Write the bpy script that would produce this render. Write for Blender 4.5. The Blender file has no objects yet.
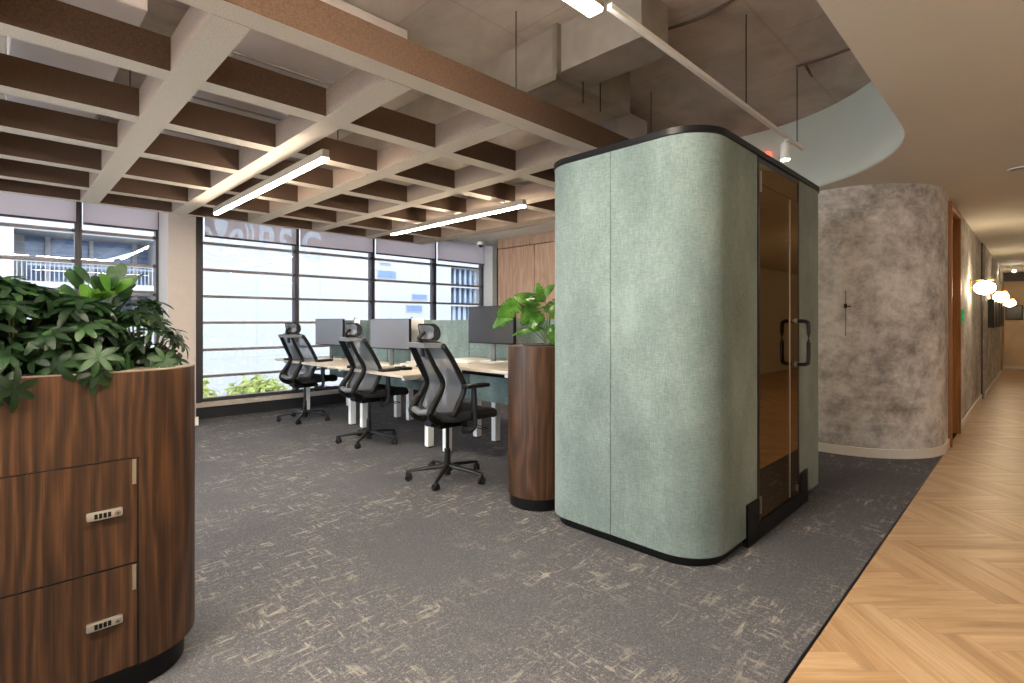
import bpy, bmesh, math, random
from mathutils import Vector, Matrix, Euler
random.seed(7)
SC = bpy.context.scene
COL = SC.collection
PI = math.pi
V = Vector

# ------------------------------------------------------------------ materials
def lin(c):
    c = c/255.0
    return c/12.92 if c <= 0.04045 else ((c+0.055)/1.055)**2.4
def rgb(r, g, b): return (lin(r), lin(g), lin(b), 1.0)

class NT:
    def __init__(s, name):
        s.m = bpy.data.materials.new(name); s.m.use_nodes = True
        s.t = s.m.node_tree; s.n = s.t.nodes; s.l = s.t.links
        s.b = s.n['Principled BSDF']; s.out = s.n['Material Output']
    def new(s, kind, **kw):
        n = s.n.new(kind)
        for k, v in kw.items(): setattr(n, k, v)
        return n
    def link(s, a, b): s.l.new(a, b)
    def coord(s, scale=(1, 1, 1), rot=(0, 0, 0), out='Object'):
        tc = s.new('ShaderNodeTexCoord'); mp = s.new('ShaderNodeMapping')
        mp.inputs['Scale'].default_value = scale; mp.inputs['Rotation'].default_value = rot
        s.link(tc.outputs[out], mp.inputs['Vector']); return mp.outputs['Vector']
    def noise(s, vec, scale=5, detail=4, rough=0.5, dist=0.0):
        n = s.new('ShaderNodeTexNoise'); n.inputs['Scale'].default_value = scale
        n.inputs['Detail'].default_value = detail; n.inputs['Roughness'].default_value = rough
        n.inputs['Distortion'].default_value = dist
        s.link(vec, n.inputs['Vector']); return n.outputs['Fac']
    def ramp(s, fac, stops):
        r = s.new('ShaderNodeValToRGB'); e = r.color_ramp.elements
        while len(e) < len(stops): e.new(0.5)
        for i, (p, c) in enumerate(stops): e[i].position = p; e[i].color = c
        s.link(fac, r.inputs['Fac']); return r.outputs['Color']
    def math(s, op, a, b=None, clamp=False):
        n = s.new('ShaderNodeMath', operation=op, use_clamp=clamp)
        for i, x in enumerate((a, b)):
            if x is None: continue
            if isinstance(x, (int, float)): n.inputs[i].default_value = x
            else: s.link(x, n.inputs[i])
        return n.outputs[0]
    def mix(s, fac, a, b, mode='MIX'):
        n = s.new('ShaderNodeMix', data_type='RGBA', blend_type=mode)
        for i, x in ((0, fac), (6, a), (7, b)):
            if isinstance(x, (int, float)): n.inputs[i].default_value = x
            elif isinstance(x, tuple): n.inputs[i].default_value = x
            else: s.link(x, n.inputs[i])
        return n.outputs[2]
    def bump(s, h, strength=0.2, dist=0.01):
        b = s.new('ShaderNodeBump'); b.inputs['Strength'].default_value = strength
        b.inputs['Distance'].default_value = dist
        s.link(h, b.inputs['Height']); s.link(b.outputs['Normal'], s.b.inputs['Normal'])
    def base(s, c):
        if isinstance(c, tuple): s.b.inputs['Base Color'].default_value = c
        else: s.link(c, s.b.inputs['Base Color'])
    def set(s, rough=0.5, metal=0.0, spec=0.5, **kw):
        s.b.inputs['Roughness'].default_value = rough; s.b.inputs['Metallic'].default_value = metal
        s.b.inputs['Specular IOR Level'].default_value = spec
        for k, v in kw.items(): s.b.inputs[k].default_value = v

def plain(name, c, rough=0.5, metal=0.0, spec=0.5, var=0.06, scale=12, bump=0.0):
    t = NT(name)
    n = t.noise(t.coord(), scale, 3)
    d = tuple(x*(1-var) for x in c[:3])+(1,); l = tuple(min(1, x*(1+var)) for x in c[:3])+(1,)
    t.base(t.ramp(n, [(0.3, d), (0.7, l)])); t.set(rough, metal, spec)
    if bump: t.bump(n, bump)
    return t.m

def emit(name, c, strength):
    t = NT(name); t.base(c); t.set(0.5)
    t.b.inputs['Emission Color'].default_value = c; t.b.inputs['Emission Strength'].default_value = strength
    return t.m

def wood(name, dark, mid, light, scale=(14, 14, 0.9), rough=0.45, waves=True, rot=(0, 0, 0)):
    t = NT(name); v = t.coord(scale, rot)
    a = t.noise(v, 1.0, 6, 0.6, 1.5)
    v2 = t.coord((scale[0]*7, scale[1]*7, scale[2]*2.5), rot)
    b = t.noise(v2, 1.0, 3, 0.6)
    w = t.new('ShaderNodeTexWave', wave_type='BANDS', bands_direction='X')
    vv = t.coord((3.0, 3.0, .55), rot)
    w.inputs['Scale'].default_value = 2.6; w.inputs['Distortion'].default_value = 16
    w.inputs['Detail'].default_value = 2; w.inputs['Detail Scale'].default_value = 0.9; w.inputs['Detail Roughness'].default_value = .4
    t.link(vv, w.inputs['Vector'])
    f = t.math('ADD', t.math('MULTIPLY', a, 0.42), t.math('MULTIPLY', b, 0.43))
    if waves: f = t.math('ADD', f, t.math('MULTIPLY', w.outputs['Fac'], 0.15))
    else: f = t.math('ADD', f, 0.075)
    t.base(t.ramp(f, [(0.32, dark), (0.5, mid), (0.68, light)]))
    t.set(rough, 0, 0.4); t.bump(b, 0.08, 0.002)
    return t.m

M = {}
M['walnut'] = wood('walnut_veneer', rgb(29, 18, 11), rgb(60, 38, 22), rgb(86, 57, 34), (24, 24, 1.2))
M['oakpanel'] = wood('oak_panel', rgb(130, 104, 86), rgb(146, 119, 100), rgb(160, 133, 113), (9, 9, .7), 0.38)
M['doorwood'] = wood('door_wood', rgb(134, 90, 52), rgb(164, 116, 70), rgb(190, 142, 94), (14, 14, .9), 0.4, False)
M['desktop'] = wood('desk_oak', rgb(168, 157, 143), rgb(188, 177, 162), rgb(206, 196, 182), (10, 1.2, 10), 0.35, False)
M['lockerwood'] = wood('locker_wood', rgb(108, 74, 42), rgb(140, 99, 58), rgb(164, 120, 74), (10, 10, .8), 0.5)
M['black'] = plain('black_metal', rgb(14, 14, 15), 0.4, spec=.4)
M['blackplastic'] = plain('black_plastic', rgb(11, 11, 13), 0.55, spec=.3)
M['greyplastic'] = plain('grey_plastic', rgb(96, 97, 100), 0.4)
M['seatfabric'] = plain('seat_fabric', rgb(16, 16, 18), 0.95, var=.2, scale=300, bump=.2)
M['plinth'] = plain('plinth_black', rgb(8, 8, 9), 0.4, spec=.3)
M['white'] = plain('white_paint', rgb(236, 234, 230), 0.5, var=.02)
M['whitemetal'] = plain('white_metal', rgb(232, 232, 230), 0.35, var=.02)
M['steel'] = plain('brushed_steel', rgb(190, 187, 180), 0.38, 0.9, var=.05)
M['hinge'] = plain('hinge_nickel', rgb(150, 142, 128), 0.4, 0.7)
M['brass'] = plain('brass', rgb(200, 150, 60), 0.25, 1.0)
M['plaster'] = plain('plaster', rgb(216, 214, 206), 0.85, var=.03, scale=1.5)
M['fascia'] = plain('fascia_green', rgb(226, 231, 220), 0.35, var=.03, scale=1.0)
M['column'] = plain('column_beige', rgb(186, 175, 166), 0.6, var=.03)
M['base'] = plain('baseboard_white', rgb(232, 226, 216), 0.5, var=.02)
M['alu'] = plain('window_alu_dark', rgb(74, 72, 76), 0.4, 0.3)
M['transom'] = plain('window_transom', rgb(136, 126, 124), 0.45, 0.1)
M['sill'] = plain('sill_beige', rgb(196, 186, 176), 0.5)
M['kick'] = plain('kick_dark', rgb(38, 42, 47), 0.5)
M['soil'] = plain('soil', rgb(36, 26, 20), 1.0, var=.4, scale=60, bump=.6)
M['duct'] = plain('duct_wrap', rgb(196, 186, 182), 0.5, 0.0, var=.07, scale=3)
M['ductmetal'] = plain('duct_metal', rgb(160, 149, 137), 0.5, 0.3, var=.15, scale=5)
M['lens'] = plain('camera_lens', rgb(14, 14, 16), 0.1)
M['cream'] = plain('facade_white', rgb(112, 113, 116), 0.8, var=.02, scale=.5)
M['cable'] = plain('cable_grey', rgb(110, 120, 118), 0.5)
M['ground'] = plain('street_ground', rgb(150, 152, 150), 0.9)
M['picture'] = plain('picture_black', rgb(36, 32, 28), 0.35)
M['conduit'] = plain('conduit_brown', rgb(92, 72, 58), 0.7)
M['orange'] = plain('orange_label', rgb(220, 96, 24), 0.5)
M['redreflect'] = emit('red_reflection_glow', (1, .12, .06, 1), 1.2)
M['greenlamp'] = emit('green_sign', (0.02, .34, .10, 1), 0.3)

# sage booth fabric
t = NT('sage_fabric'); c1 = t.noise(t.coord((1, 1, .6)), 3.2, 5, .6); wv = t.noise(t.coord((260, 260, 30)), 1, 2); wh = t.noise(t.coord((30, 30, 260)), 1, 2)
f = t.math('ADD', t.math('MULTIPLY', c1, .5), t.math('MULTIPLY', t.math('ADD', wv, wh), .25))
t.base(t.ramp(f, [(0.36, rgb(90, 104, 101)), (0.5, rgb(112, 127, 123)), (0.64, rgb(134, 149, 145))]))
t.set(0.95, 0, 0.15, **{'Sheen Weight': .15}); t.bump(wv, .15, .002); M['sage'] = t.m
# desk screen fabric
t = NT('screen_fabric'); c1 = t.noise(t.coord((1, 1, .6)), 4, 5, .6); wv = t.noise(t.coord((200, 200, 40)), 1, 2)
f = t.math('ADD', t.math('MULTIPLY', c1, .5), t.math('MULTIPLY', wv, .5))
t.base(t.ramp(f, [(0.36, rgb(88, 104, 102)), (0.5, rgb(114, 130, 127)), (0.64, rgb(142, 157, 153))]))
t.set(0.95, 0, 0.1); M['screenfab'] = t.m
# felt baffle
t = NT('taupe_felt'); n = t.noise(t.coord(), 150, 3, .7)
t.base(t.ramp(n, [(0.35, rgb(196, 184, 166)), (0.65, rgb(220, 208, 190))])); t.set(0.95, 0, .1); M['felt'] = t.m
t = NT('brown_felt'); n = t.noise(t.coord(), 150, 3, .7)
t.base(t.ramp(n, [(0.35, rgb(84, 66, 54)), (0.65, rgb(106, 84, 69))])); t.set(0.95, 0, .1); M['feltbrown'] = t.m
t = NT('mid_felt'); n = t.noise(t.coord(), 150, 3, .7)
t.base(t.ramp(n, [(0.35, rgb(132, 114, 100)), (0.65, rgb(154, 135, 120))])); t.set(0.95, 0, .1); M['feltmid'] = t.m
# concrete slab
t = NT('concrete_slab'); a = t.noise(t.coord(), 1.3, 7, .62, .6); b = t.noise(t.coord(), 30, 3)
w = t.new('ShaderNodeTexBrick'); w.inputs['Scale'].default_value = .4; w.inputs['Mortar Size'].default_value = .004
w.inputs['Color1'].default_value = (1, 1, 1, 1); w.inputs['Color2'].default_value = (.97, .97, .97, 1); w.inputs['Mortar'].default_value = (.88, .86, .85, 1)
t.link(t.coord(), w.inputs['Vector'])
c = t.ramp(a, [(0.3, rgb(150, 138, 127)), (0.5, rgb(180, 168, 156)), (0.7, rgb(202, 191, 178))])
t.base(t.mix(1.0, c, w.outputs['Color'], 'MULTIPLY')); t.set(.8); t.bump(b, .1); M['slab'] = t.m
# cloudy concrete wall
t = NT('cloud_concrete'); v = t.coord()
a = t.noise(v, 1.9, 9, .66, .1); b = t.noise(t.coord((1, 1, 1.3)), 6.5, 8, .72, .15); cc = t.noise(v, 28, 5, .8)
f = t.math('ADD', t.math('ADD', t.math('MULTIPLY', a, .4), t.math('MULTIPLY', b, .45)), t.math('MULTIPLY', cc, .15))
t.base(t.ramp(f, [(0.38, rgb(132, 128, 125)), (0.455, rgb(168, 165, 161)), (0.52, rgb(200, 197, 193)), (0.60, rgb(228, 226, 222))]))
t.set(.7, 0, .3); t.bump(cc, .08, .004); M['cloud'] = t.m
M['cloudwarm'] = plain('warm_textured_plaster', rgb(212, 190, 160), .7, var=.1, scale=3)
# carpet
t = NT('carpet_tile')
v = t.coord()
patch = t.noise(v, 1.5, 5, .6)
fine = t.noise(v, 240, 2, .7)
la = t.noise(t.coord((5, 36, 1)), 1, 3, .65); lb = t.noise(t.coord((36, 5, 1)), 1, 3, .65)
ga = t.noise(v, 9, 4, .75)
def sm(x, lo, hi):
    return t.math('MULTIPLY', t.math('SUBTRACT', x, lo), 1.0/(hi-lo), True)
lines = t.math('MAXIMUM', sm(la, .53, .62), sm(lb, .55, .64))
broken = t.math('MULTIPLY', lines, sm(ga, .44, .56), True)
msk = t.math('MULTIPLY', broken, sm(patch, .42, .58), True)
speck = t.math('MULTIPLY', sm(t.noise(v, 60, 3, .8), .54, .66), sm(patch, .3, .56), True)
msk = t.math('MAXIMUM', msk, t.math('MULTIPLY', speck, .55))
dk = t.ramp(fine, [(0.3, rgb(64, 65, 69)), (0.7, rgb(100, 101, 105))])
lt = t.ramp(fine, [(0.3, rgb(144, 136, 128)), (0.7, rgb(188, 180, 171))])
t.base(t.mix(t.math('MULTIPLY', msk, .62), dk, lt)); t.set(.95, 0, .12); t.bump(fine, .35, .004); M['carpet'] = t.m
# chevron floor (uv = metres along / across each plank, colour attribute = per-plank tone)
t = NT('oak_floor')
at = t.new('ShaderNodeAttribute'); at.attribute_name = 'tone'
uvn = t.new('ShaderNodeUVMap'); uvn.uv_map = 'UVMap'
mp = t.new('ShaderNodeMapping'); mp.inputs['Scale'].default_value = (1.1, 15, 1); t.link(uvn.outputs['UV'], mp.inputs['Vector'])
g = t.noise(mp.outputs['Vector'], 1.0, 5, .6, .8)
mp2 = t.new('ShaderNodeMapping'); mp2.inputs['Scale'].default_value = (8, 160, 1); t.link(uvn.outputs['UV'], mp2.inputs['Vector'])
g2 = t.noise(mp2.outputs['Vector'], 1, 3, .6)
f = t.math('ADD', t.math('ADD', t.math('MULTIPLY', g, .62), t.math('MULTIPLY', g2, .2)), t.math('ADD', t.math('MULTIPLY', at.outputs['Fac'], .09), .035))
t.base(t.ramp(f, [(0.33, rgb(148, 116, 82)), (0.47, rgb(178, 145, 107)), (0.62, rgb(200, 171, 135))])); t.set(.36, 0, .45); t.bump(g2, .05, .002); M['oakfloor'] = t.m
# thin glass
def glass(name, tint, gl=.1, rough=0.0, edge=1.5, gc=(1, 1, 1, 1)):
    t = NT(name); t.n.remove(t.b)
    tr = t.new('ShaderNodeBsdfTransparent'); tr.inputs['Color'].default_value = tint
    g = t.new('ShaderNodeBsdfGlossy'); g.inputs['Roughness'].default_value = rough; g.inputs['Color'].default_value = gc
    fr = t.new('ShaderNodeFresnel'); fr.inputs['IOR'].default_value = edge
    mx = t.new('ShaderNodeMixShader'); t.link(t.math('ADD', fr.outputs['Fac'], gl, True), mx.inputs['Fac'])
    t.link(tr.outputs[0], mx.inputs[1]); t.link(g.outputs[0], mx.inputs[2]); t.link(mx.outputs[0], t.out.inputs['Surface'])
    return t.m
M['glass'] = glass('window_glass', (.97, .985, 1, 1), 0)
M['smoked'] = glass('smoked_glass', (.12, .08, .05, 1), .3, gc=(.62, .46, .30, 1))
M['railglass'] = glass('blue_glass', (.5, .6, .75, 1), .1)
# mesh fabric
t = NT('chair_mesh'); t.base(rgb(88, 91, 97)); t.set(.9); tr = t.new('ShaderNodeBsdfTransparent'); mx = t.new('ShaderNodeMixShader')
mx.inputs['Fac'].default_value = .8; t.link(tr.outputs[0], mx.inputs[1]); t.link(t.b.outputs[0], mx.inputs[2]); t.link(mx.outputs[0], t.out.inputs['Surface']); M['mesh'] = t.m
# blind
t = NT('blind_fabric'); n = t.noise(t.coord((1, 1, 1)), 200, 2)
t.base(t.ramp(n, [(.3, rgb(212, 205, 205)), (.7, rgb(222, 215, 215))])); t.set(.9, 0, .1)
tl = t.new('ShaderNodeBsdfTranslucent'); tl.inputs['Color'].default_value = rgb(250, 240, 240); mx = t.new('ShaderNodeMixShader'); mx.inputs['Fac'].default_value = .8
t.link(t.b.outputs[0], mx.inputs[1]); t.link(tl.outputs[0], mx.inputs[2]); t.link(mx.outputs[0], t.out.inputs['Surface']); M['blind'] = t.m
t = NT('pale_vinyl'); t.base(rgb(252, 252, 252)); t.set(.6); tl = t.new('ShaderNodeBsdfTranslucent'); tl.inputs['Color'].default_value = (.95, .95, 1, 1)
mx = t.new('ShaderNodeMixShader'); mx.inputs['Fac'].default_value = .85; t.link(t.b.outputs[0], mx.inputs[1]); t.link(tl.outputs[0], mx.inputs[2])
tr = t.new('ShaderNodeBsdfTransparent'); m2 = t.new('ShaderNodeMixShader'); gm = t.new('ShaderNodeNewGeometry'); sx = t.new('ShaderNodeSeparateXYZ'); t.link(gm.outputs['Position'], sx.inputs[0])
up_ = t.math('GREATER_THAN', sx.outputs['Z'], 2.33); t.link(t.math('ADD', t.math('MULTIPLY', up_, .5), .12), m2.inputs['Fac'])
t.link(tr.outputs[0], m2.inputs[1]); t.link(mx.outputs[0], m2.inputs[2]); t.link(m2.outputs[0], t.out.inputs['Surface']); M['vinyl'] = t.m
# leaves
def leafmat(name, a, b, rough=.45):
    t = NT(name); n = t.noise(t.coord(), 14, 3); t.base(t.ramp(n, [(.35, a), (.65, b)])); t.set(rough, 0, .3)
    tl = t.new('ShaderNodeBsdfTranslucent'); tl.inputs['Color'].default_value = tuple(x*1.3 for x in b[:3])+(1,)
    mx = t.new('ShaderNodeMixShader'); mx.inputs['Fac'].default_value = .25
    t.link(t.b.outputs[0], mx.inputs[1]); t.link(tl.outputs[0], mx.inputs[2]); t.link(mx.outputs[0], t.out.inputs['Surface']); return t.m
M['leafdark'] = leafmat('leaf_dark', rgb(12, 29, 14), rgb(27, 51, 24))
M['leafmid'] = leafmat('leaf_mid', rgb(18, 42, 18), rgb(40, 72, 32))
M['leaflight'] = leafmat('leaf_light', rgb(48, 88, 30), rgb(84, 126, 46))
M['leafmonstera'] = leafmat('leaf_monstera', rgb(40, 84, 26), rgb(88, 134, 48), .25)
M['leaftree'] = leafmat('leaf_tree', rgb(104, 118, 58), rgb(150, 154, 84), .6)
M['stem'] = plain('stem', rgb(84, 74, 46), .7)
M['greenstem'] = plain('green_stem', rgb(88, 104, 58), .6)
M['monitorreflect'] = plain('monitor_painted_reflection', rgb(112, 116, 126), 0.35, spec=1.0, var=0.02)  # base colour lightened to imitate the window reflection on two screens
M['monitorface'] = plain('monitor_screen', rgb(44, 44, 46), 0.14, spec=.8, var=0.02)
M['lamp'] = emit('lamp_diffuser', (1, .86, .70, 1), 80)
M['lampstrong'] = emit('lamp_diffuser_warm', (1, .86, .70, 1), 120)
M['lampcorridor'] = emit('lamp_diffuser_corridor', (1, .88, .74, 1), 15)
M['globe'] = emit('globe_glass', (1, .78, .50, 1), 22)
M['spotface'] = emit('spot_face', (1, .84, .62, 1), 120)
M['downlight'] = emit('downlight_face', (1, .84, .64, 1), 420)
M['blueglass'] = plain('blue_glazing', rgb(72, 90, 118), .2, 0, .4, var=.2, scale=.8)
M['bluedeep'] = plain('blue_glazing_deep', rgb(56, 74, 102), .2, 0, .4, var=.2, scale=.8)
M['bluecurtain'] = plain('blue_curtain', rgb(100, 110, 125), .6)

# ------------------------------------------------------------------ mesh helpers
class MB:
    def __init__(s): s.bm = bmesh.new()
    def box(s, lo, hi, bevel=0, rot=None, mi=0):
        lo = V(lo); hi = V(hi); c = (lo+hi)/2; d = hi-lo
        r = bmesh.ops.create_cube(s.bm, size=1)
        vs = r['verts']
        for v in vs: v.co = V((v.co.x*d.x, v.co.y*d.y, v.co.z*d.z))
        if bevel:
            es = list({e for v in vs for e in v.link_edges})
            rr = bmesh.ops.bevel(s.bm, geom=es, offset=bevel, segments=2, affect='EDGES', profile=.6)
            vs = list({v for v in rr['verts']} | {v for f in rr['faces'] for v in f.verts} | {v for v in vs if v.is_valid})
            # collect whole island
            seen = set(vs); st = list(vs)
            while st:
                v = st.pop()
                for e in v.link_edges:
                    o = e.other_vert(v)
                    if o not in seen: seen.add(o); st.append(o)
            vs = list(seen)
        R = Euler(rot).to_matrix() if rot else Matrix.Identity(3)
        for v in vs: v.co = R @ v.co + c
        if mi:
            for f in {f for v in vs for f in v.link_faces}: f.material_index = mi
        return s
    def cyl(s, p0, p1, r0, r1=None, seg=16, caps=True):
        return s.tube([p0, p1], [r0, r0 if r1 is None else r1], seg, caps=caps)
    def tube(s, pts, radii, seg=10, flat=1.0, caps=True, up=None):
        pts = [V(p) for p in pts]; n = len(pts)
        if isinstance(radii, (int, float)): radii = [radii]*n
        rings = []; ref = V(up) if up else None
        for i, p in enumerate(pts):
            d = (pts[min(i+1, n-1)]-pts[max(i-1, 0)]).normalized()
            if ref is None: ref = V((0, 0, 1)) if abs(d.z) < .9 else V((1, 0, 0))
            a = d.cross(ref)
            if a.length < 1e-4: a = d.cross(V((0, 1, 0)))
            a.normalize(); b = d.cross(a).normalized()
            if not up: ref = -b if False else b.cross(d).cross(d)*-1 if False else ref
            r = radii[i]
            ring = [s.bm.verts.new(p + a*math.cos(2*PI*k/seg)*r + b*math.sin(2*PI*k/seg)*r*flat) for k in range(seg)]
            rings.append(ring)
        for i in range(n-1):
            for k in range(seg):
                s.bm.faces.new((rings[i][k], rings[i][(k+1) % seg], rings[i+1][(k+1) % seg], rings[i+1][k]))
        if caps:
            s.bm.faces.new(rings[0][::-1]); s.bm.faces.new(rings[-1])
        return s
    def prism(s, pts, z0, z1):
        a = [s.bm.verts.new((x, y, z0)) for x, y in pts]; b = [s.bm.verts.new((x, y, z1)) for x, y in pts]
        n = len(pts)
        for i in range(n): s.bm.faces.new((a[i], a[(i+1) % n], b[(i+1) % n], b[i]))
        s.bm.faces.new(a[::-1]); s.bm.faces.new(b); return s
    def strip(s, pts, z0, z1, th=0.0, closed=False):
        # vertical sheet along pts, thickness th to the left of travel
        n = len(pts); P = [V((p[0], p[1], 0)) for p in pts]; off = []
        for i in range(n):
            d = (P[min(i+1, n-1)]-P[max(i-1, 0)]).normalized(); off.append(V((-d.y, d.x, 0))*th)
        A = [[s.bm.verts.new((p.x, p.y, z)) for p in P] for z in (z0, z1)]
        if not th:
            for i in range(n-1): s.bm.faces.new((A[0][i], A[0][i+1], A[1][i+1], A[1][i]))
            return s
        B = [[s.bm.verts.new((p.x+o.x, p.y+o.y, z)) for p, o in zip(P, off)] for z in (z0, z1)]
        for i in range(n-1):
            s.bm.faces.new((A[0][i], A[0][i+1], A[1][i+1], A[1][i])); s.bm.faces.new((B[0][i+1], B[0][i], B[1][i], B[1][i+1]))
            s.bm.faces.new((A[1][i], A[1][i+1], B[1][i+1], B[1][i])); s.bm.faces.new((A[0][i+1], A[0][i], B[0][i], B[0][i+1]))
        for i in (0, n-1): s.bm.faces.new((A[0][i], A[1][i], B[1][i], B[0][i]))
        return s
    def lathe(s, prof, c=(0, 0, 0), seg=24):
        c = V(c); rings = []
        for r, z in prof: rings.append([s.bm.verts.new(c+V((r*math.cos(2*PI*k/seg), r*math.sin(2*PI*k/seg), z))) for k in range(seg)])
        for i in range(len(rings)-1):
            for k in range(seg): s.bm.faces.new((rings[i][k], rings[i][(k+1) % seg], rings[i+1][(k+1) % seg], rings[i+1][k]))
        s.bm.faces.new(rings[0][::-1]); s.bm.faces.new(rings[-1]); return s
    def leaf(s, p, d, n, L, W, fold=.25, droop=.25, seg=5, notch=0):
        d = V(d).normalized(); n = V(n); sd = d.cross(n)
        if sd.length < 1e-3: sd = d.cross(V((1, 0, 0)))
        sd.normalize(); n = sd.cross(d).normalized(); p = V(p)
        rows = []
        for i in range(seg+1):
            t = i/seg; w = W*.5*(math.sin(PI*min(1, t**1.15*.93+.02)))**.62
            if i == 0: w = W*.05
            if notch and i % 2: w *= (1-notch)
            c = p+d*L*t - n*droop*L*t*t
            rows.append([s.bm.verts.new(c+sd*w*k+n*abs(k)*w*fold) for k in (-1, 0, 1)])
        for i in range(seg):
            for k in range(2): s.bm.faces.new((rows[i][k], rows[i][k+1], rows[i+1][k+1], rows[i+1][k]))
        return s
    def build(s, name, mat, parent=None, smooth=True, angle=35, label=None, recalc=True):
        me = bpy.data.meshes.new(name)
        if recalc: bmesh.ops.recalc_face_normals(s.bm, faces=s.bm.faces)
        s.bm.to_mesh(me); s.bm.free()
        for m in (mat if isinstance(mat, (list, tuple)) else [mat]): me.materials.append(m)
        if smooth:
            me.shade_smooth()
            try: me.set_sharp_from_angle(angle=math.radians(angle))
            except Exception: pass
        o = bpy.data.objects.new(name, me); COL.objects.link(o)
        if parent: o.parent = parent
        if label: o['label'] = label
        return o

def thing(name, label, cat, loc=(0, 0, 0), rz=0, group=None):
    o = bpy.data.objects.new(name, None); COL.objects.link(o); o.location = loc; o.rotation_euler = (0, 0, rz)
    o.empty_display_size = .1; o['label'] = label; o['category'] = cat
    if group: o['group'] = group
    return o
def tag(o, label, cat, group=None):
    o['label'] = label; o['category'] = cat
    if group: o['group'] = group
    return o
def struct(o, label=None):
    o['kind'] = 'structure'
    if label: o['label'] = label
    return o
def sroot(name, loc=(0, 0, 0), label=None):
    o = bpy.data.objects.new(name, None); COL.objects.link(o); o.location = loc; o['kind'] = 'structure'
    if label: o['label'] = label
    return o
def kids(o): return [c for c in bpy.data.objects if c.parent == o]
def dup(root, loc, rz=None, label=None, group=None):
    def rec(o, par):
        c = o.copy(); COL.objects.link(c); c.parent = par
        for k in kids(o): rec(k, c)
        return c
    r = rec(root, None); r.location = loc
    if rz is not None: r.rotation_euler = (0, 0, rz)
    if label: r['label'] = label
    if group: r['group'] = group
    return r
def smooth_path(pts, n=6):
    P = [V(p) for p in pts]; out = []
    for i in range(len(P)-1):
        p0 = P[max(i-1, 0)]; p1 = P[i]; p2 = P[i+1]; p3 = P[min(i+2, len(P)-1)]
        for k in range(n):
            t = k/n
            out.append(.5*((2*p1)+(-p0+p2)*t+(2*p0-5*p1+4*p2-p3)*t*t+(-p0+3*p1-3*p2+p3)*t**3))
    out.append(P[-1]); return out
def rrect(x0, y0, x1, y1, r, seg=8):
    rs = r if isinstance(r, (list, tuple)) else [r]*4   # corners: (x0,y0),(x1,y0),(x1,y1),(x0,y1)
    cs = [(x0, y0, 1, 1, PI), (x1, y0, -1, 1, 1.5*PI), (x1, y1, -1, -1, 0), (x0, y1, 1, -1, .5*PI)]
    out = []
    for (x, y, sx, sy, a0), q in zip(cs, rs):
        if q <= 0: out.append((x, y)); continue
        for k in range(seg+1):
            a = a0+PI/2*k/seg; out.append((x+sx*q+q*math.cos(a), y+sy*q+q*math.sin(a)))
    return out

# ------------------------------------------------------------------ constants
YW = 7.6         # window plane
HC = 2.5         # lowered ceiling / grid underside
HS = 3.2         # slab
YE = 0.61        # carpet / timber edge and corridor wall plane

# ------------------------------------------------------------------ floor
def herringbone():
    bm = bmesh.new(); w = .11; n = 6
    uvl = bm.loops.layers.uv.new('UVMap'); cl = bm.loops.layers.float_color.new('tone')
    R = V((.7096, -.7046, 0)); F = V((.7046, .7096, 0)); g = .0003
    rnd = random.Random(3)
    def plank(a0, b0, la, lb):
        a0 = 2.80-a0-la
        cx = a0+la/2; cy = b0+lb/2; c = R*cx+F*cy
        if c.x < -3.5 or c.x > 19.5 or c.y > 1.6 or c.y < -2.9: return
        pts = [(a0+g, b0+g), (a0+la-g, b0+g), (a0+la-g, b0+lb-g), (a0+g, b0+lb-g)]
        f = bm.faces.new([bm.verts.new(R*a+F*b) for a, b in pts]); tone = rnd.random(); ox = rnd.random()*50; oy = rnd.random()*50
        for lo, (a, b) in zip(f.loops, pts):
            lo[uvl].uv = ((a, b) if la > lb else (b, a)); lo[uvl].uv = (lo[uvl].uv[0]+ox, lo[uvl].uv[1]+oy); lo[cl] = (tone, tone, tone, 1)
    OA, OB = 0, 1.635
    for k in range(-60, 130):
        for m in range(-26, 26):
            plank((k+2*n*m)*w+OA, k*w+OB, n*w, w)
            plank((k+2*n-1+2*n*m)*w+OA, k*w+OB, w, n*w)
    for co, no in (((0, YE, 0), (0, 1, 0)), ((0, -2.3, 0), (0, -1, 0)), ((18.9, 0, 0), (1, 0, 0)), ((-3, 0, 0), (-1, 0, 0))):
        bmesh.ops.bisect_plane(bm, geom=bm.verts[:]+bm.edges[:]+bm.faces[:], plane_co=co, plane_no=no, clear_outer=True)
    me = bpy.data.meshes.new('floor'); bm.to_mesh(me); bm.free(); me.materials.append(M['oakfloor'])
    o = bpy.data.objects.new('floor', me); COL.objects.link(o); return o
struct(herringbone(), 'honey oak herringbone plank floor of the corridor')
struct(MB().box((-3.2, -2.5, -.25), (19.2, 7.9, -.012)).build('floor', M['soil']), 'screed under the floor finishes')
car = struct(MB().box((-3, YE, -.012), (6.6, 7.75, .002)).build('floor', M['carpet']), 'dark grey carpet floor with cream scratched pattern')
struct(MB().box((-3, YE-.006, -.01), (6.6, YE+.004, .003)).build('trim_1', M['black']), 'thin dark strip where carpet meets timber')

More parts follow.
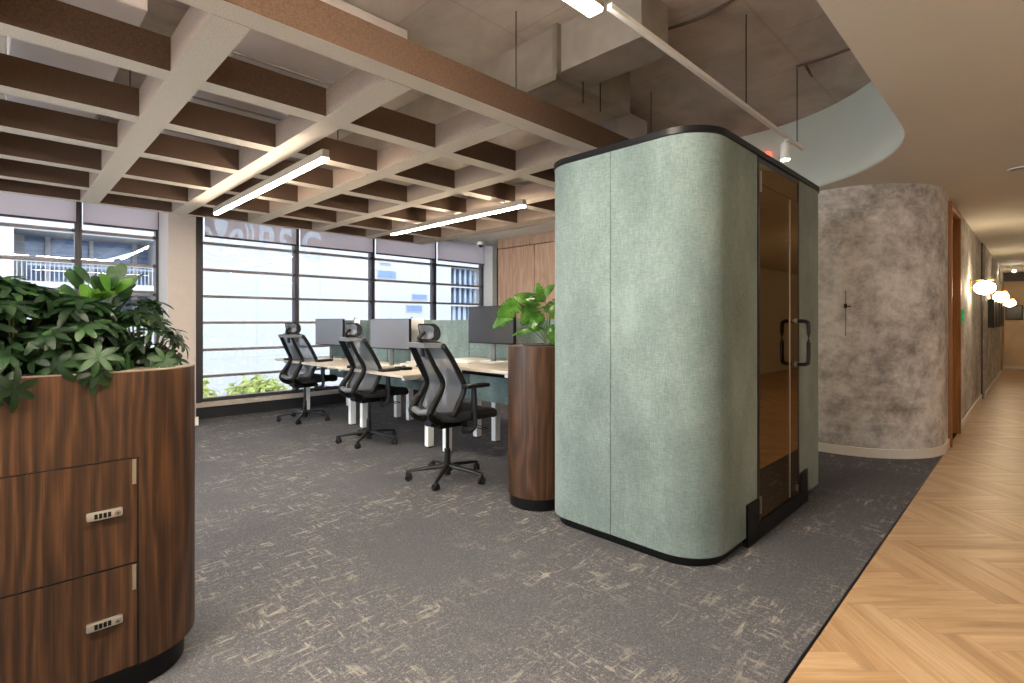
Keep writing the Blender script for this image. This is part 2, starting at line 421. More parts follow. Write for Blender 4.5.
# ------------------------------------------------------------------ ceiling
struct(MB().box((-3.2, -2.5, HS), (19.2, 7.9, HS+.3)).build('ceiling', M['slab']), 'exposed concrete slab above the open office')
arc = []
for k in range(0, 25):
    a = -PI/2+PI/2*k/24; arc.append((4.1+1.5*math.cos(a), 2.1+1.5*math.sin(a)))
opening = [(-3.1, .6)]+arc+[(5.6, 2.5), (5.5, 2.75), (5.12, 2.95), (5.0, 3.2), (5.0, 6.0), (5.08, 6.3)]
poly = opening+[(5.3, 6.42), (5.9, 6.42), (19.1, 6.42), (19.1, -2.4), (-3.1, -2.4)]
struct(MB().prism(poly, HC, HC+.02).build('ceiling', M['plaster'], smooth=False), 'lowered plaster ceiling with a curved cut-out')
struct(MB().strip(opening+[(5.3, 6.42), (9.5, 6.42)], HC+.004, HS, -.03).build('trim_2', M['fascia'], angle=50), 'pale green curved upstand around the ceiling cut-out')
struct(MB().box((5.0, 6.44, 2.74), (9.5, 7.6, 2.78)).build('ceiling', M['plaster']), 'raised plaster ceiling strip by the windows')

# felt coffer grid
grid = thing('baffle_grid', 'taupe felt coffered baffle grid hanging under the concrete slab over the desks', 'ceiling baffle', (2.5, 4.6, HC))
def gbeam(lo, hi, name='beam'):
    o = V((2.5, 4.6, HC)); lo = V(lo)-o; hi = V(hi)-o
    m = MB(); m.box(lo, hi)
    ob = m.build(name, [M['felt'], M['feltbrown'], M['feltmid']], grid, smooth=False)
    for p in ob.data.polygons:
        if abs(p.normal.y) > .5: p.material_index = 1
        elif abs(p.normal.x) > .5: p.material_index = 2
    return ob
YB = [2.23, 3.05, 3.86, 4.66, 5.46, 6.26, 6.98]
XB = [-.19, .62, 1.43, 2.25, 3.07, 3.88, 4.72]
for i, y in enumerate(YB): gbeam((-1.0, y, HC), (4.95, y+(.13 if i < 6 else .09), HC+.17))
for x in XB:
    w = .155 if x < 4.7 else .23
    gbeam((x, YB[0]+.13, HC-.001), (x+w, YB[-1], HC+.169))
for (x, y) in [(-.1, 3.1), (.7, 2.3), (.7, 4.7), (2.32, 2.3), (2.32, 4.7), (3.95, 2.3), (3.95, 4.7), (.7, 6.3), (2.32, 6.3), (3.95, 6.3)]:
    MB().cyl((x-2.5, y-4.6, .17), (x-2.5, y-4.6, HS-HC-.003), .0035, seg=6).build('suspension_wire', M['black'], grid)

# ducts under slab
d = thing('duct', 'rectangular sheet metal air duct with a flanged strut, above the sage booth', 'duct', (2.95, 3, 2.86))
MB().box((-.33, -.78, 0), (.55, 3.6, .339), .004).build('duct_body', M['ductmetal'], d, smooth=False)
MB().box((-.31, -1.4, .03), (.0, -.78, .339)).build('duct_neck', M['ductmetal'], d, smooth=False)
m = MB(); m.box((-.35, -.8, -.015), (-.31, -.76, .34)); m.box((-.35, -.8, -.03), (.2, -.76, .0)); m.box((-.36, -.8, -.035), (-.33, .05, .0)); m.build('flange', M['hinge'], d, smooth=False)
for x, y in ((-.1, -.82), (.1, -.82)): MB().cyl((x, y, -.12), (x, y, .34), .004, seg=6).build('hanger_rod', M['black'], d)
def duct(lo, hi, lab, mat='duct'):
    c = ((lo[0]+hi[0])/2, (lo[1]+hi[1])/2, lo[2]); r = thing('duct', lab, 'duct', c)
    MB().box(V(lo)-V(c), V(hi)-V(c), .01).build('duct_body', M[mat], r, smooth=False)
    y = lo[1]+.5
    while y < hi[1]:
        MB().box((lo[0]-c[0]-.01, y-c[1], -.01), (hi[0]-c[0]+.01, y-c[1]+.02, hi[2]-lo[2]-.005)).build('joint_band', M['ductmetal'], r, smooth=False); y += .9
duct((1.0, 2.95, 2.9), (1.95, 7.0, 3.19), 'broad pale wrapped duct glimpsed through the grid cells left of the near linear lamp')
duct((.05, 3.25, 2.86), (.56, 7.0, 3.15), 'narrow pale wrapped duct glimpsed through the leftmost grid cells')
duct((3.9, 2.6, 2.88), (4.4, 7.0, 3.15), 'pale duct glimpsed through the grid cells beside the booth top')
m = MB(); m.tube(smooth_path([(4.31, 1.28, 3.18), (4.33, 1.1, 3.185), (4.30, .95, 3.18), (4.32, .72, 3.19)]), .009, 6)
m.tube([(4.33+.05*math.cos(a*.5), 1.2+.02*math.sin(a*.5), 3.13+.05*math.sin(a*.5)) for a in range(13)], .005, 6)
tag(m.build('cable', M['conduit']), 'loose brown cable clipped under the slab with a small coil near the track end', 'cable')
tag(MB().tube(smooth_path([(3.16, 1.75, 3.19), (3.19, 1.5, 3.185), (3.15, 1.25, 3.19)]), .009, 6).build('cable', M['conduit']), 'short rusty conduit stub on the slab above the booth', 'cable')
# small orange label and white rail glimpsed in grid
tag(MB().box((3.55, 2.75, 2.93), (3.62, 2.82, 2.99)).build('duct_tag', M['orange']), 'small orange tag above the grid beside the booth top', 'tag')

# ------------------------------------------------------------------ window wall
xs = [-.6, .654, 1.41, 1.88, 3.10, 4.33, 5.56, 6.72, 8.2]
th = [2.26, 1.916, 1.57, 1.228, .874, .53]
def window(n, x0, x1, top=2.74, skip=None):
    r = sroot('window_%d' % n, (x0, YW, .2))
    w = x1-x0; m = MB(); m.box((0, -.05, 0), (.03, .06, top-.2)); m.box((w-.03, -.05, 0), (w-.001, .06, top-.2)); m.box((.03, -.04, 0), (w-.03, .05, .05)); m.box((.03, -.04, top-.25), (w-.03, .05, top-.2))
    m.build('frame', M['alu'], r, smooth=False)
    for h in th:
        if h > top-.1: continue
        MB().box((.03, -.045, h-.2-.016), (w-.03, .03, h-.2+.016), .003).build('transom', M['transom'], r, smooth=False)
        m = MB()
        m.box((w-.06, -.06, h-.2-.02), (w-.03, -.04, h-.2+.02), .004); m.build('transom_clip', M['alu'], r, smooth=False)
    MB().box((.025, .0, .04), (w-.025, .008, top-.24)).build('pane', M['glass'], r, smooth=False)
    return r
wins = [(-.6, .654), (.654, 1.41), (1.86, 3.10), (3.10, 4.33), (4.33, 5.56), (5.56, 6.72)]
for i, (a, b) in enumerate(wins): window(i+1, a, b)
window(7, 6.95, 8.2, 2.5)
struct(MB().box((-3.1, YW-.15, .15), (9.6, YW+.1, .205), .006).build('trim_3', M['sill'], smooth=False), 'beige window ledge')
struct(MB().box((-3.1, YW-.13, 0), (9.6, YW+.1, .15)).build('baseboard_window', M['kick'], smooth=False), 'dark low kick board under the windows')
struct(MB().box((-3.1, YW-.02, 2.74), (9.6, YW+.1, HS)).build('wall_window_head', M['plaster'], smooth=False))
struct(MB().box((-3.1, YW-.05, .2), (-.6, YW+.1, 2.74)).build('wall_window_left', M['plaster'], smooth=False))
struct(MB().box((8.2, YW-.05, .2), (9.6, YW+.1, 2.74)).build('wall_window_right', M['plaster'], smooth=False))
struct(MB().box((6.95, YW-.03, 2.5), (8.2, YW+.1, 2.74)).build('wall_window_header', M['plaster'], smooth=False))
struct(MB().box((1.41, 7.08, 0), (1.70, 7.7, HS), .008).build('column', M['column'], smooth=False), 'beige square column at the windows')
struct(MB().box((1.72, 7.5, .2), (1.86, 7.7, HS)).build('trim_4', M['alu'], smooth=False))
struct(MB().box((1.39, 7.06, 0), (1.72, 7.09, .1)).build('baseboard_column', M['base'], smooth=False))
struct(MB().box((6.72, 7.3, 0), (6.95, 7.7, 2.74), .004).build('wall_pier', M['white'], smooth=False), 'slim white pier between the last windows')
# blinds
blinds = [(-.55, .63, 'first light grey roller blind from the left, above the planter'), (.69, 1.395, 'narrow grey roller blind just left of the beige column'),
          (1.90, 3.07, 'grey roller blind behind the round emblem, right of the column'), (3.13, 4.30, 'grey roller blind behind the letter G'),
          (4.36, 5.53, 'plain grey roller blind behind the far end of the far linear lamp'), (5.59, 6.70, 'last grey roller blind beside the white pier and dome camera')]
blind_obs = []
for x0, x1, lab in blinds:
    r = thing('roller_blind', lab, 'blind', (x0, YW-.09, 2.33), 0, None); w = x1-x0
    blind_obs.append(MB().box((0, -.001, .02), (w, .001, .37)).build('blind_fabric', M['blind'], r, smooth=False))
    MB().box((0, -.008, 0), (w, .008, .025), .003).build('bottom_rail', M['alu'], r)
    MB().cyl((0, 0, .38), (w, 0, .38), .022).build('roller_tube', M['whitemetal'], r)

# emblem and letters on the glazing
YV = YW-.09
em = thing('window_emblem', 'pale round fleur-de-lis emblem with double ring on the window right of the column', 'sign', (2.09, YV, 2.42))
def clipx(pts, x0):
    out = []
    for k in range(len(pts)):
        a, b_ = pts[k-1], pts[k]
        if (a[0] >= x0) != (b_[0] >= x0):
            t = (x0-a[0])/(b_[0]-a[0]); out.append((x0, a[1]+(b_[1]-a[1])*t))
        if b_[0] >= x0: out.append(b_)
    return out
def flat(pts, name):
    pts = clipx(pts, -.185); m = MB(); n = len(pts)
    A = [m.bm.verts.new((x, -.003, z)) for x, z in pts]; B = [m.bm.verts.new((x, .003, z)) for x, z in pts]
    for k in range(n): m.bm.faces.new((A[k], A[(k+1) % n], B[(k+1) % n], B[k]))
    m.bm.faces.new(A[::-1]); m.bm.faces.new(B); bmesh.ops.remove_doubles(m.bm, verts=m.bm.verts[:], dist=1e-5)
    m.build(name, M['vinyl'], em, smooth=False)
def ring(r0, r1, name):
    t0 = math.acos(-.185/r1); P_ = [-t0+2*t0*k/60 for k in range(61)]
    flat([(r1*math.cos(a), r1*math.sin(a)) for a in P_]+[(max(-.185, r0*math.cos(a)), r0*math.sin(a)) for a in [-math.acos(-.185/r0)*(1-2*k/60) for k in range(60, -1, -1)]], name)
ring(.375, .41, 'outer_ring'); ring(.315, .345, 'inner_ring')
flat([(0, .28), (.03, .24), (.06, .18), (.085, .1), (.07, .04), (.045, -.02), (.024, -.1), (.02, -.28), (-.02, -.28), (-.024, -.1), (-.045, -.02), (-.07, .04), (-.085, .1), (-.06, .18), (-.03, .24)], 'centre_petal')
for s in (1, -1):
    P_ = [(.065, -.14), (.10, -.03), (.15, .05), (.21, .065), (.26, .03), (.275, -.04), (.25, -.10), (.21, -.11), (.225, -.06), (.205, -.015), (.165, -.02), (.13, -.08), (.11, -.17), (.07, -.2)]
    flat([(s*x, z) for x, z in P_][::s], 'side_petal')
wl = thing('window_lettering', 'large pale letters PSG across the top of two windows beside the round emblem', 'sign', (2.54, YV, 2.13))
for ch_, lx in (('P', 0), ('S', .285), ('G', .60)):
    cu = bpy.data.curves.new('letter', 'FONT'); cu.body = ch_; cu.size = .62; cu.extrude = .003; cu.offset = .014
    to = bpy.data.objects.new('letter_text', cu); COL.objects.link(to); bpy.context.view_layer.update()
    me = bpy.data.meshes.new_from_object(to.evaluated_get(bpy.context.evaluated_depsgraph_get())); bpy.data.objects.remove(to)
    me.materials.clear(); me.materials.append(M['vinyl'])
    lo_ = bpy.data.objects.new('letter', me); COL.objects.link(lo_); lo_.parent = wl; lo_.location = (lx, 0, 0); lo_.rotation_euler = (PI/2, 0, 0); lo_.scale = (.70, 1, 1)

bpy.context.view_layer.update()
cutters = [o for o in bpy.data.objects if o.parent in (em, wl)]
for o in cutters:
    ys = [(o.matrix_world @ v.co).y for v in o.data.vertices]; sh = YV-(min(ys)+max(ys))/2
    o.location.y += sh
for bl in blind_obs[2:4]:
    for o in cutters:
        md = bl.modifiers.new('cut', 'BOOLEAN'); md.operation = 'DIFFERENCE'; md.object = o; md.solver = 'EXACT'
# dome camera
cam_t = thing('security_camera', 'small white dome security camera on the white soffit near the wood panelling', 'camera', (5.46, 6.2, HC))
MB().lathe([(.06, 0), (.062, -.03), (.05, -.045), (.0005, -.045)]).build('housing', M['white'], cam_t)
MB().lathe([(.04, -.04), (.038, -.06), (.025, -.078), (.0005, -.085)]).build('dome', M['lens'], cam_t)

# ------------------------------------------------------------------ walls
# wood clad wall
wr = sroot('wall_wood', (5.53, 4.0, 0), 'oak veneered panel wall behind the desks')
MB().box((.01, -1.7, 0), (.25, 1.87, HC)).build('wall_core', M['black'], wr, smooth=False)
y = -1.7
for i, yy in enumerate([-1.7, -1.0, -.3, .4, 1.1]):
    y1 = [-1.0, -.3, .4, 1.1, 1.87][i]
    MB().box((-.012, yy+.005, .0), (.012, y1-.005, 2.355), .002).build('panel', M['oakpanel'], wr, smooth=False)
MB().box((-.016, -1.7, 2.365), (.012, 1.87, HC), .002).build('top_band', M['oakpanel'], wr, smooth=False)
MB().box((-.018, 1.87, 0), (.25, 1.885, HC)).build('edge_trim', M['black'], wr, smooth=False)
# concrete wall with rounded corner
carc = []
for k in range(0, 17):
    a = PI+PI/2*k/16; carc.append((6.39+.78*math.cos(a), 1.39+.78*math.sin(a)))
struct(MB().strip([(5.61, 2.5)]+carc+[(6.70, YE)], 0, HC, .12).build('wall_concrete', M['cloud'], angle=50), 'cloudy grey concrete-look wall turning a rounded corner')
struct(MB().strip([(5.60, 2.5)]+[(6.39+.795*math.cos(PI+PI/2*k/16), 1.39+.795*math.sin(PI+PI/2*k/16)) for k in range(17)]+[(6.70, YE-.015)], 0, .085, .014).build('baseboard_concrete', M['base'], angle=50), 'white baseboard of the rounded concrete wall')
def cwall(x0, x1, dy=0, bb=True):
    struct(MB().box((x0, YE-dy, 0), (x1, YE+.12, HC)).build('wall_corridor', M['cloud'], smooth=False), 'cloudy concrete-look corridor wall')
    if bb: struct(MB().box((x0, YE-.015-dy, 0), (x1, YE-dy, .085), .003).build('baseboard_corridor', M['base'], smooth=False))
cwall(7.63, 11.16); cwall(11.35, 17.0, .03); cwall(17.95, 18.9, .03)
struct(MB().box((6.7, YE, 2.44), (7.63, YE+.12, HC)).box((17.0, YE, 2.2), (17.95, YE+.12, HC)).build('wall_over_doors', M['cloud'], smooth=False))
struct(MB().box((11.16, YE+.05, 0), (11.35, YE+.12, HC)).box((11.16, YE-.02, 0), (11.20, YE+.05, HC)).build('trim_5', M['alu'], smooth=False), 'dark metal recess strip in the corridor wall')
def door(n, x0, x1, h, lab):
    r = sroot('door_%d' % n, (x0, YE, 0), lab); w = x1-x0
    m = MB(); m.box((0, -.03, 0), (.06, .14, h), .003); m.box((w-.06, -.03, 0), (w, .14, h), .003); m.box((.06, -.03, h-.06), (w-.06, .14, h), .003); m.build('door_frame', M['doorwood'], r, smooth=False)
    lf = MB().box((.06, .07, .01), (w-.06, .11, h-.06), .003).build('door_leaf', M['doorwood'], r, smooth=False)
    m = MB(); m.tube([(.16, .0, .85), (.16, .0, 1.45)], .014, 10); m.tube([(.16, .0, .95), (.16, .08, .95)], .008, 8); m.tube([(.16, .0, 1.35), (.16, .08, 1.35)], .008, 8); m.build('door_handle', M['brass'], lf)
    return r
door(1, 6.70, 7.63, 2.44, 'tall wooden door set in the concrete wall just past the rounded corner')
door(2, 17.0, 17.95, 2.2, 'far wooden door near the end of the corridor')
struct(MB().box((18.8, -2.4, 0), (18.95, 1.2, HC)).build('wall_end', M['cloudwarm'], smooth=False), 'concrete-look wall closing the corridor')
struct(MB().box((18.78, -2.4, 0), (18.8, 1.2, .085)).build('baseboard_end', M['base'], smooth=False))
struct(MB().box((18.55, -.9, 2.28), (18.8, YE-.03, HC)).build('trim_6', M['alu'], smooth=False), 'dark bulkhead at the corridor end')
struct(MB().box((5.8, 3.0, 0), (9.5, 3.1, HC)).build('wall_inner', M['plaster'], smooth=False))
struct(MB().box((9.5, .8, 0), (9.6, 7.7, HS)).build('wall_east', M['plaster'], smooth=False))
struct(MB().box((-3.15, -2.4, 0), (-3.0, .6, HS)).box((-3.15, .6, 0), (-3.0, 7.7, .2)).box((-3.15, .6, 2.74), (-3.0, 7.7, HS)).build('wall_west', M['plaster'], smooth=False))
for i in range(5):
    ww = window(8+i, 0, 1.4, 2.74); ww.location = (-3.05, .6+1.4*i, .2); ww.rotation_euler = (0, 0, PI/2)
ww = window(13, 0, .1, 2.74)
for q in kids(ww): bpy.data.objects.remove(q)
bpy.data.objects.remove(ww)
# wall facing the booth (behind the camera's right shoulder): timber lockers with rounded end, plaster beyond
struct(MB().box((-3, -2.4, 0), (18.9, -2.3, HS)).build('wall_south', M['plaster'], smooth=False))
lk = thing('locker_bank', 'tall timber locker bank with a rounded end facing the booth across the corridor', 'lockers', (5.5, -1.9, 0))
MB().prism(rrect(-2.2, -.35, 2.4, .35, (.0, .0, .0, .35)), .08, 2.1).build('locker_body', M['lockerwood'], lk, angle=50)
MB().prism(rrect(-2.15, -.33, 2.4, .3, (.0, .0, .0, .3)), 0, .08).build('plinth', M['plinth'], lk)
for i in range(4): MB().box((-1.6+i*.95, .345, .12), (-1.6+i*.95+.94, .36, 2.06), .003).build('door', M['lockerwood'], lk, smooth=False)

# ------------------------------------------------------------------ corridor details
lamp0 = None
def globe_lamp(x, lab):
    r = thing('wall_lamp', lab, 'wall lamp', (x, YE-.03 if x > 11 else YE, 1.71), 0, 'brass globe wall lamps along the corridor')
    m = MB(); m.box((-.03, -.012, -.10), (.03, 0, .10), .003); m.build('backplate', M['brass'], r)
    m = MB(); m.tube([(0, -.01, .07), (0, -.24, .07)], .007, 8); m.tube([(0, -.16, .07), (0, -.16, .05)], .02, 12); m.build('arm', M['brass'], r)
    m = MB(); bmesh.ops.create_uvsphere(m.bm, u_segments=32, v_segments=20, radius=1)
    for v in m.bm.verts: v.co = V((v.co.x*.108, v.co.y*.108-.15, v.co.z*.088-.03))
    m.build('globe', M['globe'], r)
    return r
for x, lab in ((9.08, 'nearest white globe wall lamp on a brass arm in the corridor'), (12.73, 'middle white globe wall lamp on a brass arm in the corridor'), (17.3, 'farthest white globe wall lamp on a brass arm in the corridor')):
    globe_lamp(x, lab)
s = thing('door_release', 'small green lit exit button box right of the wooden door', 'button', (8.05, YE, 1.31))
MB().box((-.06, -.022, -.075), (.06, 0, .075), .004).build('case', M['greenlamp'], s); MB().cyl((0, -.03, 0), (0, -.02, 0), .03).build('button', M['whitemetal'], s)
s = thing('door_release', 'far small green lit box beside the far wooden door', 'button', (16.6, YE-.03, 1.25))
MB().box((-.06, -.022, -.075), (.06, 0, .075), .004).build('case', M['greenlamp'], s); MB().cyl((0, -.03, 0), (0, -.02, 0), .03).build('button', M['whitemetal'], s)
for i, x in enumerate((12.3, 13.35, 14.4, 15.45)):
    r = thing('picture_frame', ['nearest', 'second nearest', 'third', 'farthest'][i]+' of the four dark framed panels on the corridor wall under the globe lamps', 'picture', (x, YE-.03, 1.13), 0, 'dark framed panels on the corridor wall')
    m = MB()
    for lo, hi in (((0, -.08, 0), (.6, 0, .02)), ((0, -.08, .48), (.6, 0, .5)), ((0, -.08, .02), (.02, 0, .48)), ((.58, -.08, .02), (.6, 0, .48))): m.box(lo, hi)
    m.build('frame', M['black'], r, smooth=False); MB().box((.02, -.07, .02), (.58, 0, .48)).build('panel', M['picture'], r, smooth=False)
r = thing('picture_frame', 'dark framed panel on the end wall of the corridor', 'picture', (18.8, .22, 1.28))
m = MB(); m.box((-.03, 0, 0), (0, .33, .38), .004); m.build('frame', M['black'], r); MB().box((-.034, .02, .02), (-.03, .31, .36)).build('panel', M['picture'], r, smooth=False)
r = thing('spot_track', 'white spotlight track under the ceiling at the corridor end', 'track light', (16.2, .05, 2.42))
MB().box((-.02, -1.2, 0), (.02, .4, .03)).build('rail', M['white'], r, smooth=False); MB().cyl((0, 0, .03), (0, 0, .08), .008).build('ceiling_rod', M['white'], r)
for yy in (.3, -.25):
    h = MB().cyl((-.12, yy-.02, -.06), (.02, yy, -.03), .035, seg=16).build('spot_head', M['white'], r); MB().cyl((-.125, yy-.02, -.061), (-.121, yy-.02, -.06), .028).build('lamp_face', M['spotface'], h)
r = thing('light_switch', 'small dark lever lock with a thin keyed slot on the concrete wall', 'lock', (5.60, 1.24, 1.36))
m = MB(); m.box((-.012, -.012, .01), (0, .012, .05), .003); m.box((-.02, -.045, .02), (-.01, .012, .032), .002); m.build('lever', M['black'], r); MB().box((-.004, -.0025, -.25), (.002, .0025, .17)).build('slot', M['alu'], r, smooth=False)

# ------------------------------------------------------------------ phone booth
BX0, BX1, BY0, BY1, BH = 2.44, 4.50, 1.122, 2.19, 2.234
b = thing('phone_booth', 'sage green fabric phone booth with rounded corners and a smoked glass door', 'phone booth', (3.45, 1.66, 0))
ox, oy = 3.45, 1.66
x0, x1, y0, y1 = BX0-ox, BX1-ox, BY0-oy, BY1-oy
dx0, dx1 = 3.095-ox, 3.83-ox
R_ = (.23, .25, .2, .2)
full = rrect(x0, y0, x1, y1, R_, 14)
# outer ring points start at corner (x0,y0) from left side -> goes counter clockwise
n_c = 15
c00, c10, c11, c01 = full[:15], full[15:30], full[30:45], full[45:60]
seamA = y0+.552
# fabric shells: near corner shell (seam on left face to door), far shell right of door round the back to the seam
def shell(pts, z0, z1, name, th=.05):
    return MB().strip(pts, z0, z1, th).build(name, M['sage'], b, angle=50)
shell([(x0, seamA)]+c00+[(dx0, y0)], .055, BH-.035, 'fabric_panel')
shell([(dx1, y0)]+c10+c11+[(0, y1)], .055, BH-.035, 'fabric_panel')
shell([(0-.004, y1)]+c01+[(x0, seamA+.004)], .055, BH-.035, 'fabric_panel')
def inset(q): return rrect(x0+q, y0+q, x1-q, y1-q, [max(.02, r-q) for r in R_], 14)
MB().prism(inset(.03), 0.0, .06).build('plinth', M['plinth'], b)
MB().prism(inset(-.008), BH-.033, BH, ).build('top_trim', M['plinth'], b)
MB().prism(inset(.06), .06, .09).build('booth_floor', M['plinth'], b)
# base notch plate beside the door
m = MB(); m.box((2.93-ox, y0-.012, .0), (dx0, y0+.02, .235), .002); m.box((dx1, y0-.012, 0), (4.0-ox, y0+.02, .225), .002); m.box((dx0, y0-.012, 0), (dx1, y0+.03, .10), .002); m.build('base_plate', M['plinth'], b, smooth=False)
dr = MB(); dr.box((dx0, y0-.006, .10), (dx0+.022, y0+.05, BH-.04), .002); dr.box((dx1-.022, y0-.006, .10), (dx1, y0+.05, BH-.04), .002); dr.box((dx0+.022, y0-.004, BH-.07), (dx1-.022, y0+.05, BH-.04), .002)
dr.build('door_frame', M['black'], b, smooth=False)
MB().box((dx0+.022, y0-.002, BH-.19), (dx1-.022, y0+.006, BH-.07)).build('transom_glass', M['smoked'], b, smooth=False)
door_o = MB().box((dx0+.024, y0-.004, .105), (dx1-.024, y0+.006, BH-.195)).build('door', M['smoked'], b, smooth=False)
hx = 3.745-ox
for s in (-1, 1):
    m = MB(); yo = y0+.001; rr = .035
    pts = [(hx, yo+s*.004, .965), (hx, yo+s*.05, .965), (hx, yo+s*.075, .972), (hx, yo+s*.085, 1.0), (hx, yo+s*.085, 1.215), (hx, yo+s*.075, 1.243), (hx, yo+s*.05, 1.25), (hx, yo+s*.004, 1.25)]
    m.tube(smooth_path(pts, 4), .0125, 12); m.build('handle', M['black'], door_o)
for z in (.965, 1.25): MB().cyl((hx, y0-.02, z), (hx, y0+.024, z), .017, seg=16).build('handle_bolt', M['steel'], door_o)
for za, zb in ((BH-.24, BH-.12), (.14, .24)): MB().box((dx0+.02, y0-.012, za), (dx0+.04, y0-.003, zb), .002).build('hinge', M['hinge'], door_o, smooth=False)
MB().box((dx1-.06, y0-.012, .12), (dx1-.035, y0-.003, .16), .002).build('floor_lock', M['hinge'], door_o, smooth=False)
MB().box((3.635-ox, y0-.008, .11), (3.641-ox, y0+.008, BH-.2)).build('pale_strip', M['steel'], door_o, smooth=False)  # thin pale vertical strip on the door glass
# interior lining and little bench/shelf
MB().strip(rrect(x0+.07, y0+.07, x1-.07, y1-.07, .2, 8)[9:]+[(x0+.27, y0+.07)], .09, BH-.05, .01).build('inner_lining', plain('lining_brown', rgb(58, 43, 29), .8), b)
m = MB(); m.box((-.3, .1, .95), (.3, .42, .98), .004); m.build('inner_shelf', M['lockerwood'], b)
MB().box((x0+.1, -.1, .42), (x0+.5, .4, .47), .02).build('inner_bench', M['sage'], b)

# ------------------------------------------------------------------ planter cabinets
def lock(parent, x, y, z):
    l = MB().box((x-.047, y-.012, z-.014), (x+.047, y, z+.014), .005).build('combination_lock', M['steel'], parent, label='brushed steel combination lock')
    m = MB()
    for k in range(4): m.box((x-.027+k*.0115, y-.0145, z-.008), (x-.0185+k*.0115, y-.0115, z+.008), .001)
    m.build('dial', M['blackplastic'], l)
    m = MB(); m.lathe([(.0085, 0), (.0085, .003), (.006, .004)], (0, 0, 0), 20)
    for v in m.bm.verts: v.co = V((v.co.x+x+.033, y-.012-v.co.z, v.co.y+z))
    m.build('knob', M['hinge'], l)
    MB().box((x+.0305, y-.018, z-.0015), (x+.0355, y-.0158, z+.0015)).build('pointer', M['blackplastic'], l)
def stadium(x0, x1, y0, y1, side, q=0, seg=20):
    r = (y1-y0)/2
    if side > 0: return rrect(x0+q, y0+q, x1-q, y1-q, (0, r-q-.001, r-q-.001, 0), seg)
    return rrect(x0+q, y0+q, x1-q, y1-q, (r-q-.001, 0, 0, r-q-.001), seg)
H = 1.08
c = thing('planter_cabinet', 'near walnut planter cabinet with rounded end and two locker doors, full of dark foliage', 'cabinet', (-.3, 2.335, 0))
yo = 2.335; ya, yb = 2.12-yo, 2.55-yo; XE = .55+.3
body = MB().prism(stadium(-1.3, XE, ya, yb, 1), .10, H).build('body', M['walnut'], c, angle=40)
MB().prism(stadium(-1.3, XE, ya, yb, 1, .035), 0, .10).build('plinth', M['plinth'], c, angle=40)
MB().prism(stadium(-1.25, XE-.18, ya+.0, yb-.0, 1, .03), H, H+.006).build('soil', M['soil'], c)
MB().prism(stadium(-1.3, XE, ya, yb, 1), H, H+.004).build('top_panel', plain('top_laminate', rgb(128, 116, 104), .35), c, angle=40)
xd = .335+.3
for (z0, z1) in ((.447, .792), (.102, .441)):
    for (xa, xb) in ((xd-.62, xd), (xd-1.245, xd-.626)):
        dd = MB().box((xa, ya-.004, z0), (xb, ya+.001, z1), .0012).build('door', M['walnut'], c, smooth=False)
        if xb == xd:
            MB().box((xb-.014, ya-.0075, z1-.085), (xb-.003, ya-.003, z1-.002), .001).build('hinge_plate', M['hinge'], dd, smooth=False)
        lock(dd, xb-.087, ya-.004, z1-.165)
m = MB(); m.box((xd+.0005, ya-.0045, .10), (xd+.0035, ya+.001, .795)); m.box((xd-1.3, ya-.0042, .7925), (xd+.0035, ya+.001, .7955)); m.box((xd-1.3, ya-.0035, .4415), (xd, ya+.001, .4465)); m.build('shadow_gap', M['plinth'], c, smooth=False)
c2 = thing('planter_cabinet', 'far walnut planter cabinet with rounded end, half hidden behind the sage booth', 'cabinet', (3.4, 2.425, 0))
MB().prism(stadium(2.455-3.4, 1.0, -.21, .21, -1), .08, H).build('body', M['walnut'], c2, angle=40)
MB().prism(stadium(2.455-3.4, 1.0, -.21, .21, -1, .012), 0, .08).build('plinth', M['plinth'], c2, angle=40)
MB().prism(stadium(2.455-3.4+.13, .95, -.18, .18, -1), H, H+.006).build('soil', M['soil'], c2)

